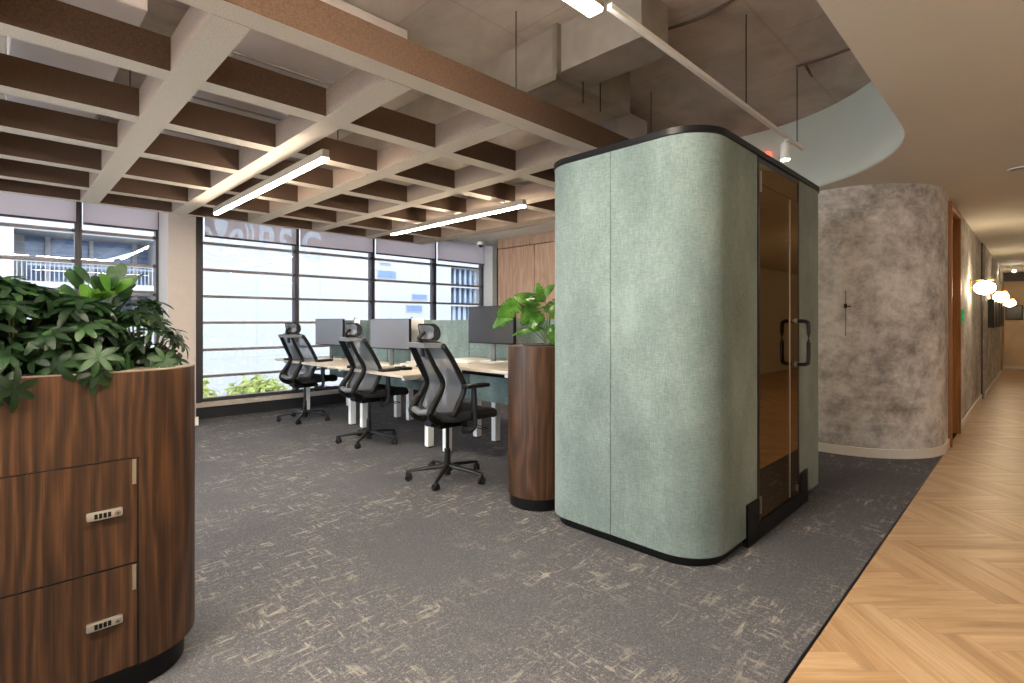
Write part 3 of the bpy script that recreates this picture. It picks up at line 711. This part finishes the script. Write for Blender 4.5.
# ------------------------------------------------------------------ plants
def palmate(ms, p, d, L, W, n=7, rnd=random):
    d = V(d).normalized(); a = d.cross(V((0, 0, 1)))
    if a.length < .1: a = V((1, 0, 0))
    a.normalize(); b2 = d.cross(a).normalized(); ph = rnd.random()*6
    for k in range(n):
        an = ph+2*PI*k/n+rnd.uniform(-.15, .15); el = rnd.uniform(.15, .5)
        dirn = (a*math.cos(an)+b2*math.sin(an))*math.cos(el)+d*math.sin(el)*.6
        ms.leaf(V(p), dirn, d, L*rnd.uniform(.8, 1.1), W*rnd.uniform(.85, 1.1), rnd.uniform(.1, .3), rnd.uniform(.2, .55), 5)
def schefflera(loc, rx, ry, h, n, L, W, mat, lab, seed, low=-.06, pal=True, grp=None):
    rnd = random.Random(seed); r = thing('potted_schefflera' if pal else 'broad_leaved_plant', lab, 'plant', loc, 0, grp)
    lv = MB(); lv2 = MB(); st = MB()
    for i in range(n):
        an = rnd.random()*2*PI; q = math.sqrt(rnd.random()); zz = rnd.random()
        k = math.sqrt(max(.0, 1-(zz*.95)**2.2))
        p = V((rx*q*k*math.cos(an), ry*q*k*math.sin(an), low+(h-low)*zz))
        d = V((p.x/rx*1.1, p.y/ry*1.1, (zz-.25)*1.4+.25))+V((rnd.uniform(-.4, .4), rnd.uniform(-.4, .4), rnd.uniform(-.2, .4)))
        base_ = V((p.x*.35, p.y*.35, max(0.0, p.z*.3)-.01)); mid = base_*.4+p*.6+V((0, 0, .02))
        st.tube([V((base_.x, base_.y, .0)), mid, p], [.004, .003, .0016], 5)
        tgt = lv if rnd.random() < .6 else lv2
        if pal: palmate(tgt, p, d, L, W, rnd.choice((6, 7, 8)), rnd)
        else:
            for _ in range(3): tgt.leaf(p+V((rnd.uniform(-.02, .02),)*3), d+V((rnd.uniform(-.6, .6), rnd.uniform(-.6, .6), rnd.uniform(-.5, .5))), V((rnd.uniform(-.7, .3), rnd.uniform(-1, -.2), rnd.uniform(.3, 1))), L, W, .15, .2, 7)
    lv.build('foliage', M[mat[0]], r, recalc=False); lv2.build('foliage', M[mat[1]], r, recalc=False); st.build('stem', M['greenstem'], r)
    return r
G = 'plants in the near walnut planter'
Z = H+.005
schefflera((-.16, 2.30, Z), .22, .2, .35, 100, .068, .025, ('leafdark', 'leafmid'), 'dark umbrella-leaved plant at the left edge of the near planter', 11, grp=G)
schefflera((.03, 2.28, Z), .17, .2, .30, 124, .062, .023, ('leafdark', 'leafmid'), 'dense dark umbrella-leaved plant in the middle of the near planter', 23, grp=G)
schefflera((.19, 2.27, Z), .15, .19, .24, 100, .066, .024, ('leafmid', 'leafdark'), 'umbrella-leaved plant with large pale-veined fans over the planter doors', 31, grp=G)
schefflera((.38, 2.34, Z), .15, .16, .24, 50, .055, .021, ('leafdark', 'leafmid'), 'small sparse umbrella-leaved plant trailing over the rounded planter end', 47, grp=G)
schefflera((.26, 2.31, Z+.12), .11, .10, .17, 18, .08, .042, ('leaflight', 'leafmid'), 'bright green broad-leaved plant standing above the other planter foliage', 53, low=.02, pal=False, grp=G)

# monstera
r = thing('potted_monstera', 'bright green split-leaved plant in the far walnut planter beside the booth', 'plant', (2.72, 2.42, H+.005))
rnd = random.Random(5)
def monstera_leaf(p, d, n, L, W):
    m = MB(); d = V(d).normalized(); sd = d.cross(V(n)).normalized(); nn = sd.cross(d).normalized(); p = V(p)
    K = 7; spine = [p+d*L*(i/K)-nn*.35*L*(i/K)**2 for i in range(K+1)]
    sv = [m.bm.verts.new(q) for q in spine]
    for s in (-1, 1):
        for i in range(K):
            wf = lambda t: W*.5*math.sin(PI*min(.99, max(0, t)**.7*.9+.09))**.7; w = wf(i/K); w2 = wf((i+1)/K); t = (i+.5)/K
            a = sv[i]; b_ = sv[i+1]; back = -d*.14*L*(1-t)
            gap = .0 if i % 3 else .22*L/K
            c1_ = m.bm.verts.new(spine[i]+sd*s*w*.55+d*gap*.2+back*.3+nn*.02*w); c2_ = m.bm.verts.new(spine[i+1]+sd*s*w2*.55-d*gap*.2+back*.3+nn*.02*w)
            e1 = m.bm.verts.new(spine[i]+sd*s*w+d*gap+back-nn*.25*w); e2 = m.bm.verts.new(spine[i+1]+sd*s*w2-d*gap*.6+back-nn*.25*w)
            m.bm.faces.new((a, b_, c2_, c1_)); m.bm.faces.new((c1_, c2_, e2, e1))
    return m
specs = [((-.16, .10, .30), (-.6, .15, -.25), (-.3, -.6, .7), .17, .15), ((-.10, .05, .32), (-.5, -.5, .1), (-.4, -.3, .8), .16, .14), ((-.22, .12, .22), (-.7, .3, -.5), (-.5, -.5, .4), .15, .10),
         ((-.02, -.02, .36), (-.1, -.5, .35), (-.6, -.5, .4), .09, .07), ((.05, .0, .22), (.3, -.4, .5), (-.7, -.6, .2), .2, .13), ((-.03, .0, .12), (-.75, .5, .05), (-.2, -.3, .9), .2, .09),
         ((.02, -.04, .13), (-.1, -.3, -.5), (-.7, -.7, .3), .14, .08), ((-.06, .08, .30), (-.1, -.3, -.6), (-.6, -.7, .3), .18, .14), ((-.12, .02, .33), (-.25, .5, .2), (-.3, -.7, .5), .13, .12), ((-.05, .0, .22), (-.5, -.2, -.4), (-.4, -.6, .6), .13, .11), ((.0, .04, .30), (-.3, -.2, .5), (-.6, -.5, .4), .13, .10), ((-.09, .03, .26), (-.4, .1, -.6), (-.5, -.7, .3), .14, .11), ((.12, .05, .25), (.4, .3, .2), (-.2, -.5, .8), .18, .14)]
for (p, d_, n_, L, W) in specs:
    monstera_leaf(p, d_, n_, L, W).build('leaf', M['leafmonstera'], r, recalc=False)
    MB().tube(smooth_path([(.05+rnd.uniform(-.03, .03), rnd.uniform(-.03, .03), -.005), (p[0]*.5+.03, p[1]*.5, p[2]*.55), p], 4), .0035, 6).build('stem', M['greenstem'], r)

# ------------------------------------------------------------------ linear lamps
def linear(name, lab, p0, p1, w=.06, h=.07, mat='lamp', cables=(.12, .88), grp=None):
    p0 = V(p0); p1 = V(p1); c = (p0+p1)/2; L = (p1-p0).length; a = math.atan2((p1-p0).y, (p1-p0).x)
    r = thing(name, lab, 'lamp', c, a, grp)
    MB().box((-L/2, -w/2, .012), (L/2, w/2, h), .003).build('housing', M['housing'], r, smooth=False)
    MB().box((-L/2+.005, -w/2+.004, -.002), (L/2-.005, w/2-.004, .012), .003).build('diffuser', M[mat], r)
    for q in cables: MB().cyl(((q-.5)*L, 0, h), ((q-.5)*L, 0, HS-c.z), .0025, seg=6).build('cable', M['black'], r)
    return r
M['housing'] = plain('lamp_housing', rgb(150, 140, 128), .4, .4)
linear('linear_lamp', 'lit linear pendant lamp hanging left, nearest the beige column', (1.62, 3.46, 2.37), (1.64, 6.08, 2.37), .05, grp='linear pendant lamps under the grid')
linear('linear_lamp', 'lit linear pendant lamp hanging right, over the desks', (3.70, 3.55, 2.38), (3.70, 5.97, 2.38), .05, grp='linear pendant lamps under the grid')
linear('linear_lamp', 'short glowing linear lamp at the top edge, in front of the ceiling duct', (.55, 1.30, 2.53), (1.78, 1.29, 2.53), .075, .05, 'lampstrong', (.9,))
for k, x in enumerate((.6, 3.4, 6.2)):
    linear('linear_lamp', 'linear lamp fixed along the corridor ceiling opposite the booth', (x, -1.25, 2.444), (x+2.5, -1.25, 2.444), .06, .055, 'lampcorridor', (), 'corridor linear lamps')
linear('linear_lamp', 'added linear lamp in the ceiling void behind the viewpoint, brightening the upstand', (-2.2, 1.31, 2.53), (.45, 1.30, 2.53), .075, .05, 'lampstrong', (.1,))  # unseen lamp added for more light on the upstand
linear('linear_lamp', 'linear pendant lamp behind the viewpoint over the open floor', (-1.6, 1.2, 2.4), (-1.6, 4.2, 2.4), mat='lamp', grp='linear pendant lamps behind the viewpoint')
tr = thing('track_light', 'long thin white ceiling track running over the sage booth', 'track light', (3.17, 1.29, 2.59))
MB().box((-1.3, -.013, 0), (1.32, .013, .026), .003).build('rail', M['white'], tr, smooth=False)
for x in (.2, 1.2): MB().cyl((x, 0, .03), (x, 0, .6), .004, seg=6).build('cable', M['black'], tr)
MB().box((.95, -.02, -.012), (1.08, .02, .0), .003).build('adapter', M['white'], tr)
sp = thing('track_spot', 'small white cylinder spotlight hanging from the ceiling track over the booth', 'spotlight', (4.10, 1.29, 2.57))
MB().cyl((0, 0, 0), (0, 0, -.02), .008).build('neck', M['white'], sp); MB().cyl((0, 0, -.02), (0, 0, -.14), .03, .034, 20).build('spot_body', M['white'], sp); MB().cyl((0, 0, -.14), (0, 0, -.143), .028, seg=20).build('lamp_face', M['spotface'], sp)
ex = thing('red_reflection', 'small glowing red box imitating a reflection on the pale green upstand behind the booth top', 'light', (5.56, 1.95, 2.93))  # glowing box imitates a red reflection on the upstand
MB().box((-.0, -.06, -.04), (.03, .06, .04), .006).build('case', M['redreflect'], ex)
# recessed downlights in the lowered ceiling; last one added to brighten the concrete wall
for i, (x, y) in enumerate([(.3, -.5), (1.9, -.5), (3.5, -.5), (5.1, -.5), (6.9, -.45), (8.7, -.45), (10.5, -.45), (12.3, -.45), (14.1, -.45), (15.9, -.45), (-1.3, -.5), (5.95, 0.1)]):
    r = thing('downlight', 'round recessed ceiling downlight %s' % ('over the corridor' if i < 11 else 'added to brighten the rounded concrete wall'), 'downlight', (x, y, HC), 0, 'recessed downlights in the lowered ceiling' if i < 11 else None)
    MB().lathe([(.065, -.006), (.065, 0), (.052, 0), (.052, -.006)]).build('trim_ring', M['white'], r); MB().lathe([(.05, -.004), (.05, .0), (.0005, .0)]).build('lamp_face', M['downlight'], r)

# ------------------------------------------------------------------ desks
def desk(lab, loc, h, L, depth=.8, rz=0, legx=.35, grp='bench desks'):
    r = thing('desk', lab, 'desk', loc, rz, grp)
    MB().box((0, 0, h-.025), (depth, L, h), .004).build('desktop', M['desktop'], r, smooth=False)
    for y in (.09, L-.09-.06):
        MB().box((legx, y, .012), (legx+.07, y+.06, h-.06), .004).build('leg', M['whitemetal'], r, smooth=False)
        MB().box((legx+.004, y+.004, 0), (legx+.066, y+.056, .012)).build('foot_pad', M['blackplastic'], r, smooth=False)
        MB().box((.08, y, h-.06), (depth-.05, y+.05, h-.026), .003).build('support_arm', M['whitemetal'], r, smooth=False)
    MB().box((legx+.01, .15, h-.065), (legx+.06, L-.15, h-.028), .003).build('crossbar', M['whitemetal'], r, smooth=False)
    MB().box((.5, .2, h-.13), (.72, L-.2, h-.11), .003).box((.5, .2, h-.13), (.505, L-.2, h-.04)).build('cable_tray', M['blackplastic'], r, smooth=False)
    return r
XD = 2.66
desk('nearest desk, raised slightly, right of the closest chair', (XD, 2.70, 0), .88, 1.36)
desk('middle desk of the near row, between second and third chairs', (XD, 4.11, 0), .745, 1.53)
desk('farthest desk of the near row, by the windows', (XD, 5.68, 0), .745, 1.53)
for y, L, lab in ((2.70, 1.36, 'nearest'), (4.11, 1.53, 'middle'), (5.68, 1.53, 'farthest')):
    desk(lab+' desk on the far side of the green screens', (XD+.83+.8, y+L, 0), .745, L, rz=PI, legx=.58)
XSN = XD+.815
for y, L, lab in ((2.58, 1.535, 'green fabric desk screen behind the large dark monitor'), (4.12, 1.57, 'green fabric desk screen behind the middle monitor'), (5.695, 1.57, 'green fabric desk screen nearest the windows')):
    r = thing('desk_screen', lab, 'desk screen', (XSN, y, .45), 0, 'green desk screens')
    MB().box((-.015, 0, 0), (.015, L, .81), .004).build('panel', M['screenfab'], r, smooth=False)
    MB().box((-.017, L-.008, 0), (.017, L, .812)).build('edge_trim', M['black'], r, smooth=False)
    MB().box((.015, L/2-.02, -.0), (.04, L/2+.02, .3)).build('bracket', M['whitemetal'], r, smooth=False)

def monitor(lab, loc, rz, h, w=.61, hh=.35, zc=.42, mat='monitorface'):
    r = thing('monitor', lab, 'monitor', loc, rz, 'desk monitors')
    MB().box((-.002, -w/2, zc-hh/2), (.03, w/2, zc+hh/2), .004).build('casing', M['blackplastic'], r, smooth=False)
    MB().box((-.004, -w/2+.006, zc-hh/2+.012), (-.0015, w/2-.006, zc+hh/2-.006)).build('screen', M[mat], r, smooth=False)
    MB().box((.03, -.025, .008), (.05, .025, zc), .003).build('stand_neck', M['greyplastic'], r, smooth=False)
    MB().box((-.08, -.12, 0), (.12, .12, .01), .004).build('stand_base', M['whitemetal'], r, smooth=False)
    return r
monitor('large dark monitor on the nearest raised desk, in front of the far planter', (3.14, 3.44, .88), .0, 0, zc=.335, hh=.34, w=.6)
monitor('monitor with painted grey reflection on the middle desk', (3.12, 5.09, .745), .12, 0, w=.68, zc=.36, hh=.34, mat='monitorreflect')
monitor('monitor with painted grey reflection on the farthest desk, against the window', (3.12, 6.58, .745), .1, 0, w=.66, zc=.36, hh=.35, mat='monitorreflect')
for (x, y, lab, w) in ((3.33, 4.86, 'white upright panel between the middle monitor and the green screen', .24), (3.28, 6.13, 'narrow white upright panel beside the farthest monitor', .14)):
    r = thing('desk_board', lab, 'board', (x, y, .745)); MB().box((0, -w/2, .02), (.012, w/2, .53), .003).build('panel', M['white'], r, smooth=False); MB().box((-.04, -w/2, 0), (.05, w/2, .02), .003).build('stand', M['black'], r, smooth=False)
    MB().box((.0, w/2-.012, .53), (.012, w/2, .55)).build('clip', M['black'], r, smooth=False)
for (x, y, z, sz, mat, lab) in ((3.0, 4.62, .745, (.1, .17, .028), 'blackplastic', 'black docking box on the middle desk behind the closest chair'), (3.12, 4.72, .745, (.09, .16, .055), 'white', 'white docking box behind the black one on the middle desk'),
                               (2.93, 5.2, .745, (.14, .36, .015), 'white', 'white keyboard under the middle monitor'), (2.98, 3.66, .88, (.13, .36, .014), 'white', 'white keyboard on the nearest raised desk'), (2.95, 6.65, .745, (.14, .36, .015), 'white', 'white keyboard under the farthest monitor')):
    kb = 'keyboard' in lab
    r = thing('keyboard' if kb else 'docking_box', lab, 'keyboard' if kb else 'box', (x, y, z)); MB().box((-sz[0]/2, -sz[1]/2, 0), (sz[0]/2, sz[1]/2, sz[2]), .004).build('case', M[mat], r, smooth=False)
    if kb:
        m = MB()
        for i in range(4):
            for j in range(14): m.box((-sz[0]/2+.012+i*.029, -sz[1]/2+.012+j*.024, sz[2]), (-sz[0]/2+.036+i*.029, -sz[1]/2+.032+j*.024, sz[2]+.003))
        m.build('keys', M['white'], r, smooth=False)
    else: MB().box((-sz[0]/2-.001, -.03, sz[2]*.4), (-sz[0]/2, .03, sz[2]*.6)).build('port', M['greyplastic'], r, smooth=False)
m = MB()
for k in range(4): m.tube(smooth_path([(3.2, 3.3-.04*k, 1.17-.02*k), (3.3, 3.22-.03*k, 1.0), (3.36, 3.26-.05*k, .92), (3.38, 3.2-.02*k, .89)]), .004, 6)
tag(m.build('cable', M['cable']), 'bundle of thin cables hanging behind the large dark monitor', 'cable')
m = MB()
for k in range(3): m.tube(smooth_path([(3.18, 4.95-.04*k, 1.02), (3.3, 4.87-.03*k, .9), (3.36, 4.8-.05*k, .80), (3.38, 4.8-.02*k, .75)]), .004, 6)
tag(m.build('cable', M['cable']), 'thin cables hanging behind the middle monitor', 'cable')

# ------------------------------------------------------------------ chairs
def make_chair(lab):
    r = thing('office_chair', lab, 'chair', (0, 0, 0), 0, 'black mesh office chairs')
    hub = MB(); hub.cyl((0, 0, .035), (0, 0, .12), .028, .032, 16); hub.cyl((0, 0, .07), (0, 0, .115), .045, .04, 20)
    hub.cyl((0, 0, .12), (0, 0, .24), .027, .024, 16); hub.cyl((0, 0, .24), (0, 0, .44), .015, .015, 12); hub.build('gas_lift', M['black'], r)
    for k in range(5):
        a = math.radians(72*k+2); dx, dy = math.cos(a), math.sin(a)
        m = MB(); m.tube([(dx*.03, dy*.03, .105), (dx*.16, dy*.16, .093), (dx*.29, dy*.29, .078), (dx*.315, dy*.315, .074)], [.026, .021, .015, .012], 10, .75)
        m.build('base_arm', M['black'], r)
        m = MB(); cx, cy = dx*.315, dy*.315; b_ = a+.9+k; ux, uy = math.cos(b_), math.sin(b_)
        wx, wy = cx+ux*.015, cy+uy*.015
        for s in (-1, 1):
            px, py = -uy*s, ux*s
            m.cyl((wx+px*.006, wy+py*.006, .027), (wx+px*.024, wy+py*.024, .027), .027, .024, 18)
        m.cyl((cx, cy, .03), (cx, cy, .08), .008, .008, 8); m.tube([(wx-ux*.02, wy-uy*.02, .045), (wx, wy, .056), (wx+ux*.02, wy+uy*.02, .045)], [.012, .016, .012], 8)
        m.build('castor', M['blackplastic'], r)
    m = MB(); m.box((-.13, -.075, .415), (.14, .075, .478), .018); m.cyl((.1, -.09, .36), (.1, -.09, .45), .024, .024, 12); m.tube([(-.1, 0, .445), (-.19, 0, .465)], [.05, .05], 10, .5)
    m.build('mechanism', M['blackplastic'], r)
    for s, xx in ((-1, .08), (-1, .13), (1, .1)):
        MB().tube([(xx, s*.07, .44), (xx+.04, s*.22, .42), (xx+.06, s*.27, .41)], [.005, .006, .009], 8, .6).build('lever', M['black'], r)
    # seat cushion: rounded slab with waterfall front
    m = MB(); rings = []; N = 40
    for (sc, z) in ((.80, .425), (.93, .43), (.99, .445), (1.0, .468), (.985, .488), (.93, .502), (.8, .508), (.4, .505)):
        ring = []
        for k in range(N):
            a = 2*PI*k/N; e = .55; ca, sa = math.cos(a), math.sin(a)
            x = math.copysign(abs(ca)**e, ca)*.255*sc; y = math.copysign(abs(sa)**e, sa)*.255*sc
            zz = z - (.03*max(0, (x-.12)/.13)**2 if x > .12 else 0)+.012*abs(y/.25)**2
            ring.append(m.bm.verts.new((x*1.06+.065, y, zz+.045)))
        rings.append(ring)
    for i in range(len(rings)-1):
        for k in range(N): m.bm.faces.new((rings[i][k], rings[i][(k+1) % N], rings[i+1][(k+1) % N], rings[i+1][k]))
    m.bm.faces.new(rings[0][::-1]); m.bm.faces.new(rings[-1]); m.build('seat', M['seatfabric'], r, angle=60)
    # backrest: mesh frame with lumbar kink
    prof = smooth_path([(-.17, 0, .55), (-.15, 0, .60), (-.09, 0, .715), (-.095, 0, .79), (-.18, 0, .95), (-.25, 0, 1.06)], 5)
    def hw(i): t_ = i/(len(prof)-1); return .215+.025*math.sin(PI*t_)-.02*t_
    L_, R2 = [], []
    for i, p in enumerate(prof):
        L_.append(V((p.x, hw(i), p.z))); R2.append(V((p.x, -hw(i), p.z)))
    bot = [V((prof[0].x-.01, y, .535)) for y in (.13, 0, -.13)]; top = [V((prof[-1].x-.005, y, 1.075)) for y in (-.12, 0, .12)]
    loop = L_[::-1]+bot+R2+top
    m = MB(); pts = loop+[loop[0], loop[1]]; m.tube(pts, .024, 10, .8, up=(1, 0, .01)); m.build('back_frame', M['blackplastic'], r, angle=60)
    m = MB(); rows = []
    for i, p in enumerate(prof):
        rows.append([m.bm.verts.new((p.x-.028*(1-(k/6)**2), hw(i)*k/6*.98, p.z)) for k in range(-6, 7)])
    for i in range(len(rows)-1):
        for k in range(12): m.bm.faces.new((rows[i][k], rows[i][k+1], rows[i+1][k+1], rows[i+1][k]))
    m.build('back_mesh', M['mesh'], r, angle=80)
    # rear support struts
    for s in (-1, 1):
        pts = smooth_path([(-.345, s*.10, 1.06), (-.27, s*.10, .92), (-.195, s*.105, .79), (-.215, s*.11, .715), (-.30, s*.12, .60), (-.315, s*.115, .545), (-.26, s*.10, .50), (-.15, s*.05, .46)], 4)
        rad = [.015+.015*min(1, i/16) for i in range(len(pts))]
        MB().tube(pts, rad, 10, .8, up=(0, 1, .01)).build('rear_strut', M['blackplastic'], r, angle=60)
    MB().tube([(-.30, -.135, .575), (-.325, 0, .555), (-.30, .135, .575)], .03, 10, .8).build('rear_yoke', M['greyplastic'], r, angle=60, label='grey moulded rear yoke')
    MB().prism([(-.365, -.11), (-.25, -.20), (-.235, -.19), (-.235, .19), (-.25, .20), (-.365, .11)], 1.05, 1.085).build('top_bar', M['greyplastic'], r, label='grey moulded top bar')
    # lumbar post and headrest
    MB().tube(smooth_path([(-.30, 0, .98), (-.315, 0, 1.09), (-.335, 0, 1.12), (-.29, 0, 1.165)], 4), [.022]*13, 10, .6).build('headrest_bracket', M['blackplastic'], r)
    m = MB(); rows = []
    for i in range(9):
        t_ = i/8; z = 1.10+.13*t_; wq = .135*(1-.25*abs(2*t_-1)**4)
        rows.append([(-.285+.035*abs(k/8)**2+.018*math.sin(PI*t_)-.02*t_, wq*k/8, z) for k in range(-8, 9)])
    F_ = [[m.bm.verts.new(p) for p in row] for row in rows]
    B_ = [[m.bm.verts.new((p[0]+.036*(1-(abs(j-8)/8)**4)*(1-(abs(i-4)/4)**4)+.008, p[1], p[2])) for j, p in enumerate(row)] for i, row in enumerate(rows)]
    for A in (F_, B_):
        for i in range(8):
            for k in range(16): m.bm.faces.new((A[i][k], A[i][k+1], A[i+1][k+1], A[i+1][k]))
    for i in range(8):
        for k in (0, 16): m.bm.faces.new((F_[i][k], F_[i+1][k], B_[i+1][k], B_[i][k]))
    for k in range(16):
        for i in (0, 8): m.bm.faces.new((F_[i][k], F_[i][k+1], B_[i][k+1], B_[i][k]))
    m.build('headrest', M['seatfabric'], r, angle=60)
    m = MB(); S_ = [[m.bm.verts.new((p[0]-.008, p[1]*.8, 1.165+(p[2]-1.165)*.8)) for p in row] for row in rows]
    S2 = [[m.bm.verts.new((v.co.x+.007, v.co.y, v.co.z)) for v in row] for row in S_]
    for A in (S_, S2):
        for i in range(8):
            for k in range(16): m.bm.faces.new((A[i][k], A[i][k+1], A[i+1][k+1], A[i+1][k]))
    for i in range(8):
        for k in (0, 16): m.bm.faces.new((S_[i][k], S_[i+1][k], S2[i+1][k], S2[i][k]))
    for k in range(16):
        for i in (0, 8): m.bm.faces.new((S_[i][k], S_[i][k+1], S2[i][k+1], S2[i][k]))
    m.build('headrest_shell', M['greyplastic'], r, angle=60, label='grey shell of the headrest')
    for s in (-1, 1):
        a_ = MB(); a_.tube(smooth_path([(.03, s*.16, .41), (.03, s*.25, .42), (.04, s*.285, .47), (.035, s*.285, .60)], 4), [.024]*13, 10, .6, up=(1, 0, .01)); a_.tube([(.035, s*.285, .56), (.03, s*.285, .745)], [.032, .024], 10, .7)
        ao = a_.build('armrest', M['blackplastic'], r)
        m = MB(); m.box((-.06, s*.285-.045, .745), (.16, s*.285+.045, .772), .01, rot=None)
        m.build('arm_pad', M['blackplastic'], ao, angle=60)
    return r
_mc = make_chair
def make_chair(lab):
    r = _mc(lab)
    for o in kids(r):
        if o.name.split('.')[0] in ('back_frame', 'back_mesh', 'rear_strut', 'rear_yoke', 'top_bar', 'headrest', 'headrest_shell', 'headrest_bracket', 'seat'):
            o.data.transform(Matrix.Translation((.055 if o.name.startswith('seat') else .065, 0, 0)))
    return r
ch = make_chair('nearest black mesh office chair with headrest, at the raised desk')
ch.location = (2.54, 3.285, 0); ch.rotation_euler = (0, 0, math.radians(0))
dup(ch, (2.74, 4.86, 0), math.radians(4), 'middle black mesh office chair with headrest, between the other two chairs')
dup(ch, (2.77, 6.51, 0), math.radians(17), 'farthest black mesh office chair with headrest, against the windows')

# ------------------------------------------------------------------ outside
struct(MB().box((-30, 8.5, -4.2), (50, 40, -4)).build('ground', M['ground']), 'street ground below the windows')
bd = thing('office_building', 'white panelled building opposite with a blue glazed balcony recess and small windows', 'building', (0, 16, -4))
def bb(lo, hi, name, mat, bevel=0, par=None):
    o = V((0, 16, -4)); return MB().box(V(lo)-o, V(hi)-o, bevel).build(name, M[mat], par or bd, smooth=False)
bb((-14, 16, -4), (0.28, 18.4, 12), 'wall', 'facade'  if 'facade' in M else 'cream')
bb((2.97, 16, -4), (12.55, 18.4, 12), 'wall', 'cream'); bb((14.15, 16, -4), (30, 18.4, 12), 'wall', 'cream')
bb((.28, 16, 3.32), (2.97, 18.4, 12), 'wall', 'cream'); bb((.28, 16, -4), (2.97, 18.4, 1.4), 'wall', 'cream'); bb((12.55, 16, 3.33), (14.15, 18.4, 12), 'wall', 'cream'); bb((12.55, 16, -4), (14.15, 18.4, -.2), 'wall', 'cream')
m = MB(); o = V((0, 16, -4))
for h in [x*.62-3.5 for x in range(0, 22)]:
    for (a, b_) in ((-14, .2), (3.05, 12.5), (14.2, 30)): m.box(V((a, 15.994, h))-o, V((b_, 16.0, h+.012))-o)
for x in [-6+1.9*k for k in range(19)]:
    if not (.2 < x < 3.05 or 12.5 < x < 14.2): m.box(V((x, 15.993, -4))-o, V((x+.012, 16.0, 11))-o)
m.build('panel_joint', plain('joint', rgb(114, 118, 126), .8), bd, smooth=False)
bb((.28, 17.3, 1.4), (2.97, 17.4, 3.32), 'glazing', 'blueglass')
for x, w in ((.28, .2), (.85, .1), (1.7, .08), (2.6, .1)): bb((x, 17.1, 1.4), (x+w, 17.3, 3.32), 'pillar', 'cream')
for k in range(4): bb((1.2+k*.22, 17.2, 2.3), (1.23+k*.22, 17.3, 2.9), 'mullion', 'cream')
bb((.28, 16.0, 2.60), (2.97, 16.08, 2.66), 'rail', 'cream'); bb((.28, 15.98, 2.02), (2.97, 17.3, 2.16), 'balcony_slab', 'cream'); bb((.5, 16.05, 2.52), (2.9, 16.09, 2.56), 'red_band', 'orange' if False else 'bluecurtain')
m = MB()
for k in range(34): x = .32+k*.079; m.box(V((x, 16.02, 2.16))-o, V((x+.016, 16.035, 2.6))-o)
m.build('baluster', M['cream'], bd, smooth=False)
m = MB(); m.tube([V((1.75, 16.9, 2.70))-o, V((2.62, 16.6, 3.05))-o], .03, 6); m.build('sloping_pipe', M['white'], bd)
for (xa, xb, za, zb) in ((9.32, 10.08, 2.74, 3.03), (9.42, 9.86, 3.2, 3.3), (10.75, 11.41, 2.02, 2.25), (10.5, 11.19, 1.57, 1.84)):
    w = bb((xa, 15.97, za), (xb, 16.0, zb), 'window', 'cream'); bb((xa+.03, 15.955, za+.03), (xb-.03, 15.97, zb-.03), 'pane', 'bluedeep', par=w)
bb((12.55, 16.4, -.2), (14.15, 16.5, 3.33), 'glazing', 'bluedeep')
for k in range(6):
    bb((12.62+k*.27, 16.25, 1.95), (12.72+k*.27, 16.38, 3.33), 'fin', 'bluecurtain'); bb((12.55+k*.27, 16.25, -.2), (12.7+k*.27, 16.38, 1.83), 'fin', 'bluecurtain')
for h in (2.57, 1.83, .7): bb((12.55, 16.05, h), (14.15, 16.4, h+.1), 'floor_band', 'cream')
def tree(loc, rad, h, seed, lab):
    rnd = random.Random(seed); r = thing('tree', lab, 'tree', loc, 0, 'trees outside the windows'); m = MB()
    for k in range(900):
        d_ = V((rnd.gauss(0, 1), rnd.gauss(0, 1), rnd.gauss(0, 1))).normalized(); q = rnd.random()**.4
        p = V((d_.x*rad*q, d_.y*rad*q, h+d_.z*rad*.8*q)); m.leaf(p, V((rnd.gauss(0, 1), rnd.gauss(0, 1), rnd.gauss(0, .6))), d_+V((0, 0, .5)), .16, .08, .2, .3, 3)
    m.build('foliage', M['leaftree'], r, recalc=False); MB().tube([(0, 0, 0), (.05, 0, h*.5), (0, .05, h)], [.12, .09, .04], 8).build('trunk', M['stem'], r)
tree((3.45, 10.1, -4), .62, 3.75, 1, 'sunlit pale green tree top outside, right of the column'); tree((2.2, 10.3, -4), .55, 3.95, 2, 'sunlit pale green tree top just at the column edge'); tree((4.6, 10.6, -4), .6, 3.4, 3, 'sunlit pale green tree top behind the farthest chair')

# ------------------------------------------------------------------ light and camera
w = bpy.data.worlds.new('World'); SC.world = w; w.use_nodes = True
bg = w.node_tree.nodes['Background']; bg.inputs['Color'].default_value = (.84, .92, 1.0, 1); bg.inputs['Strength'].default_value = 5.2
sl = bpy.data.lights.new('sun', 'SUN'); sl.energy = 1.8; sl.angle = .02; sl.color = (1, .97, .92)
so = bpy.data.objects.new('sun', sl); COL.objects.link(so); so.rotation_euler = V((-.35, -.75, .55)).to_track_quat('Z', 'Y').to_euler()
cd = bpy.data.cameras.new('camera'); cd.sensor_width = 36; cd.lens = 519.5/1024*36; cd.shift_y = -20.5/1024; cd.clip_start = .05; cd.clip_end = 200
co = bpy.data.objects.new('camera', cd); COL.objects.link(co); co.location = (0, 0, 1.25); co.rotation_euler = (PI/2, 0, math.atan2(.7096, .7046)-PI/2)
SC.camera = co
SC.view_settings.view_transform = 'Standard'; SC.view_settings.look = 'None'; SC.view_settings.gamma = 1; SC.view_settings.use_curve_mapping = False
SC.view_settings.exposure = 0.86
SC.cycles.max_bounces = 10; SC.cycles.diffuse_bounces = 5; SC.cycles.transparent_max_bounces = 16; SC.cycles.sample_clamp_indirect = 6
SC.cycles.use_denoising = True
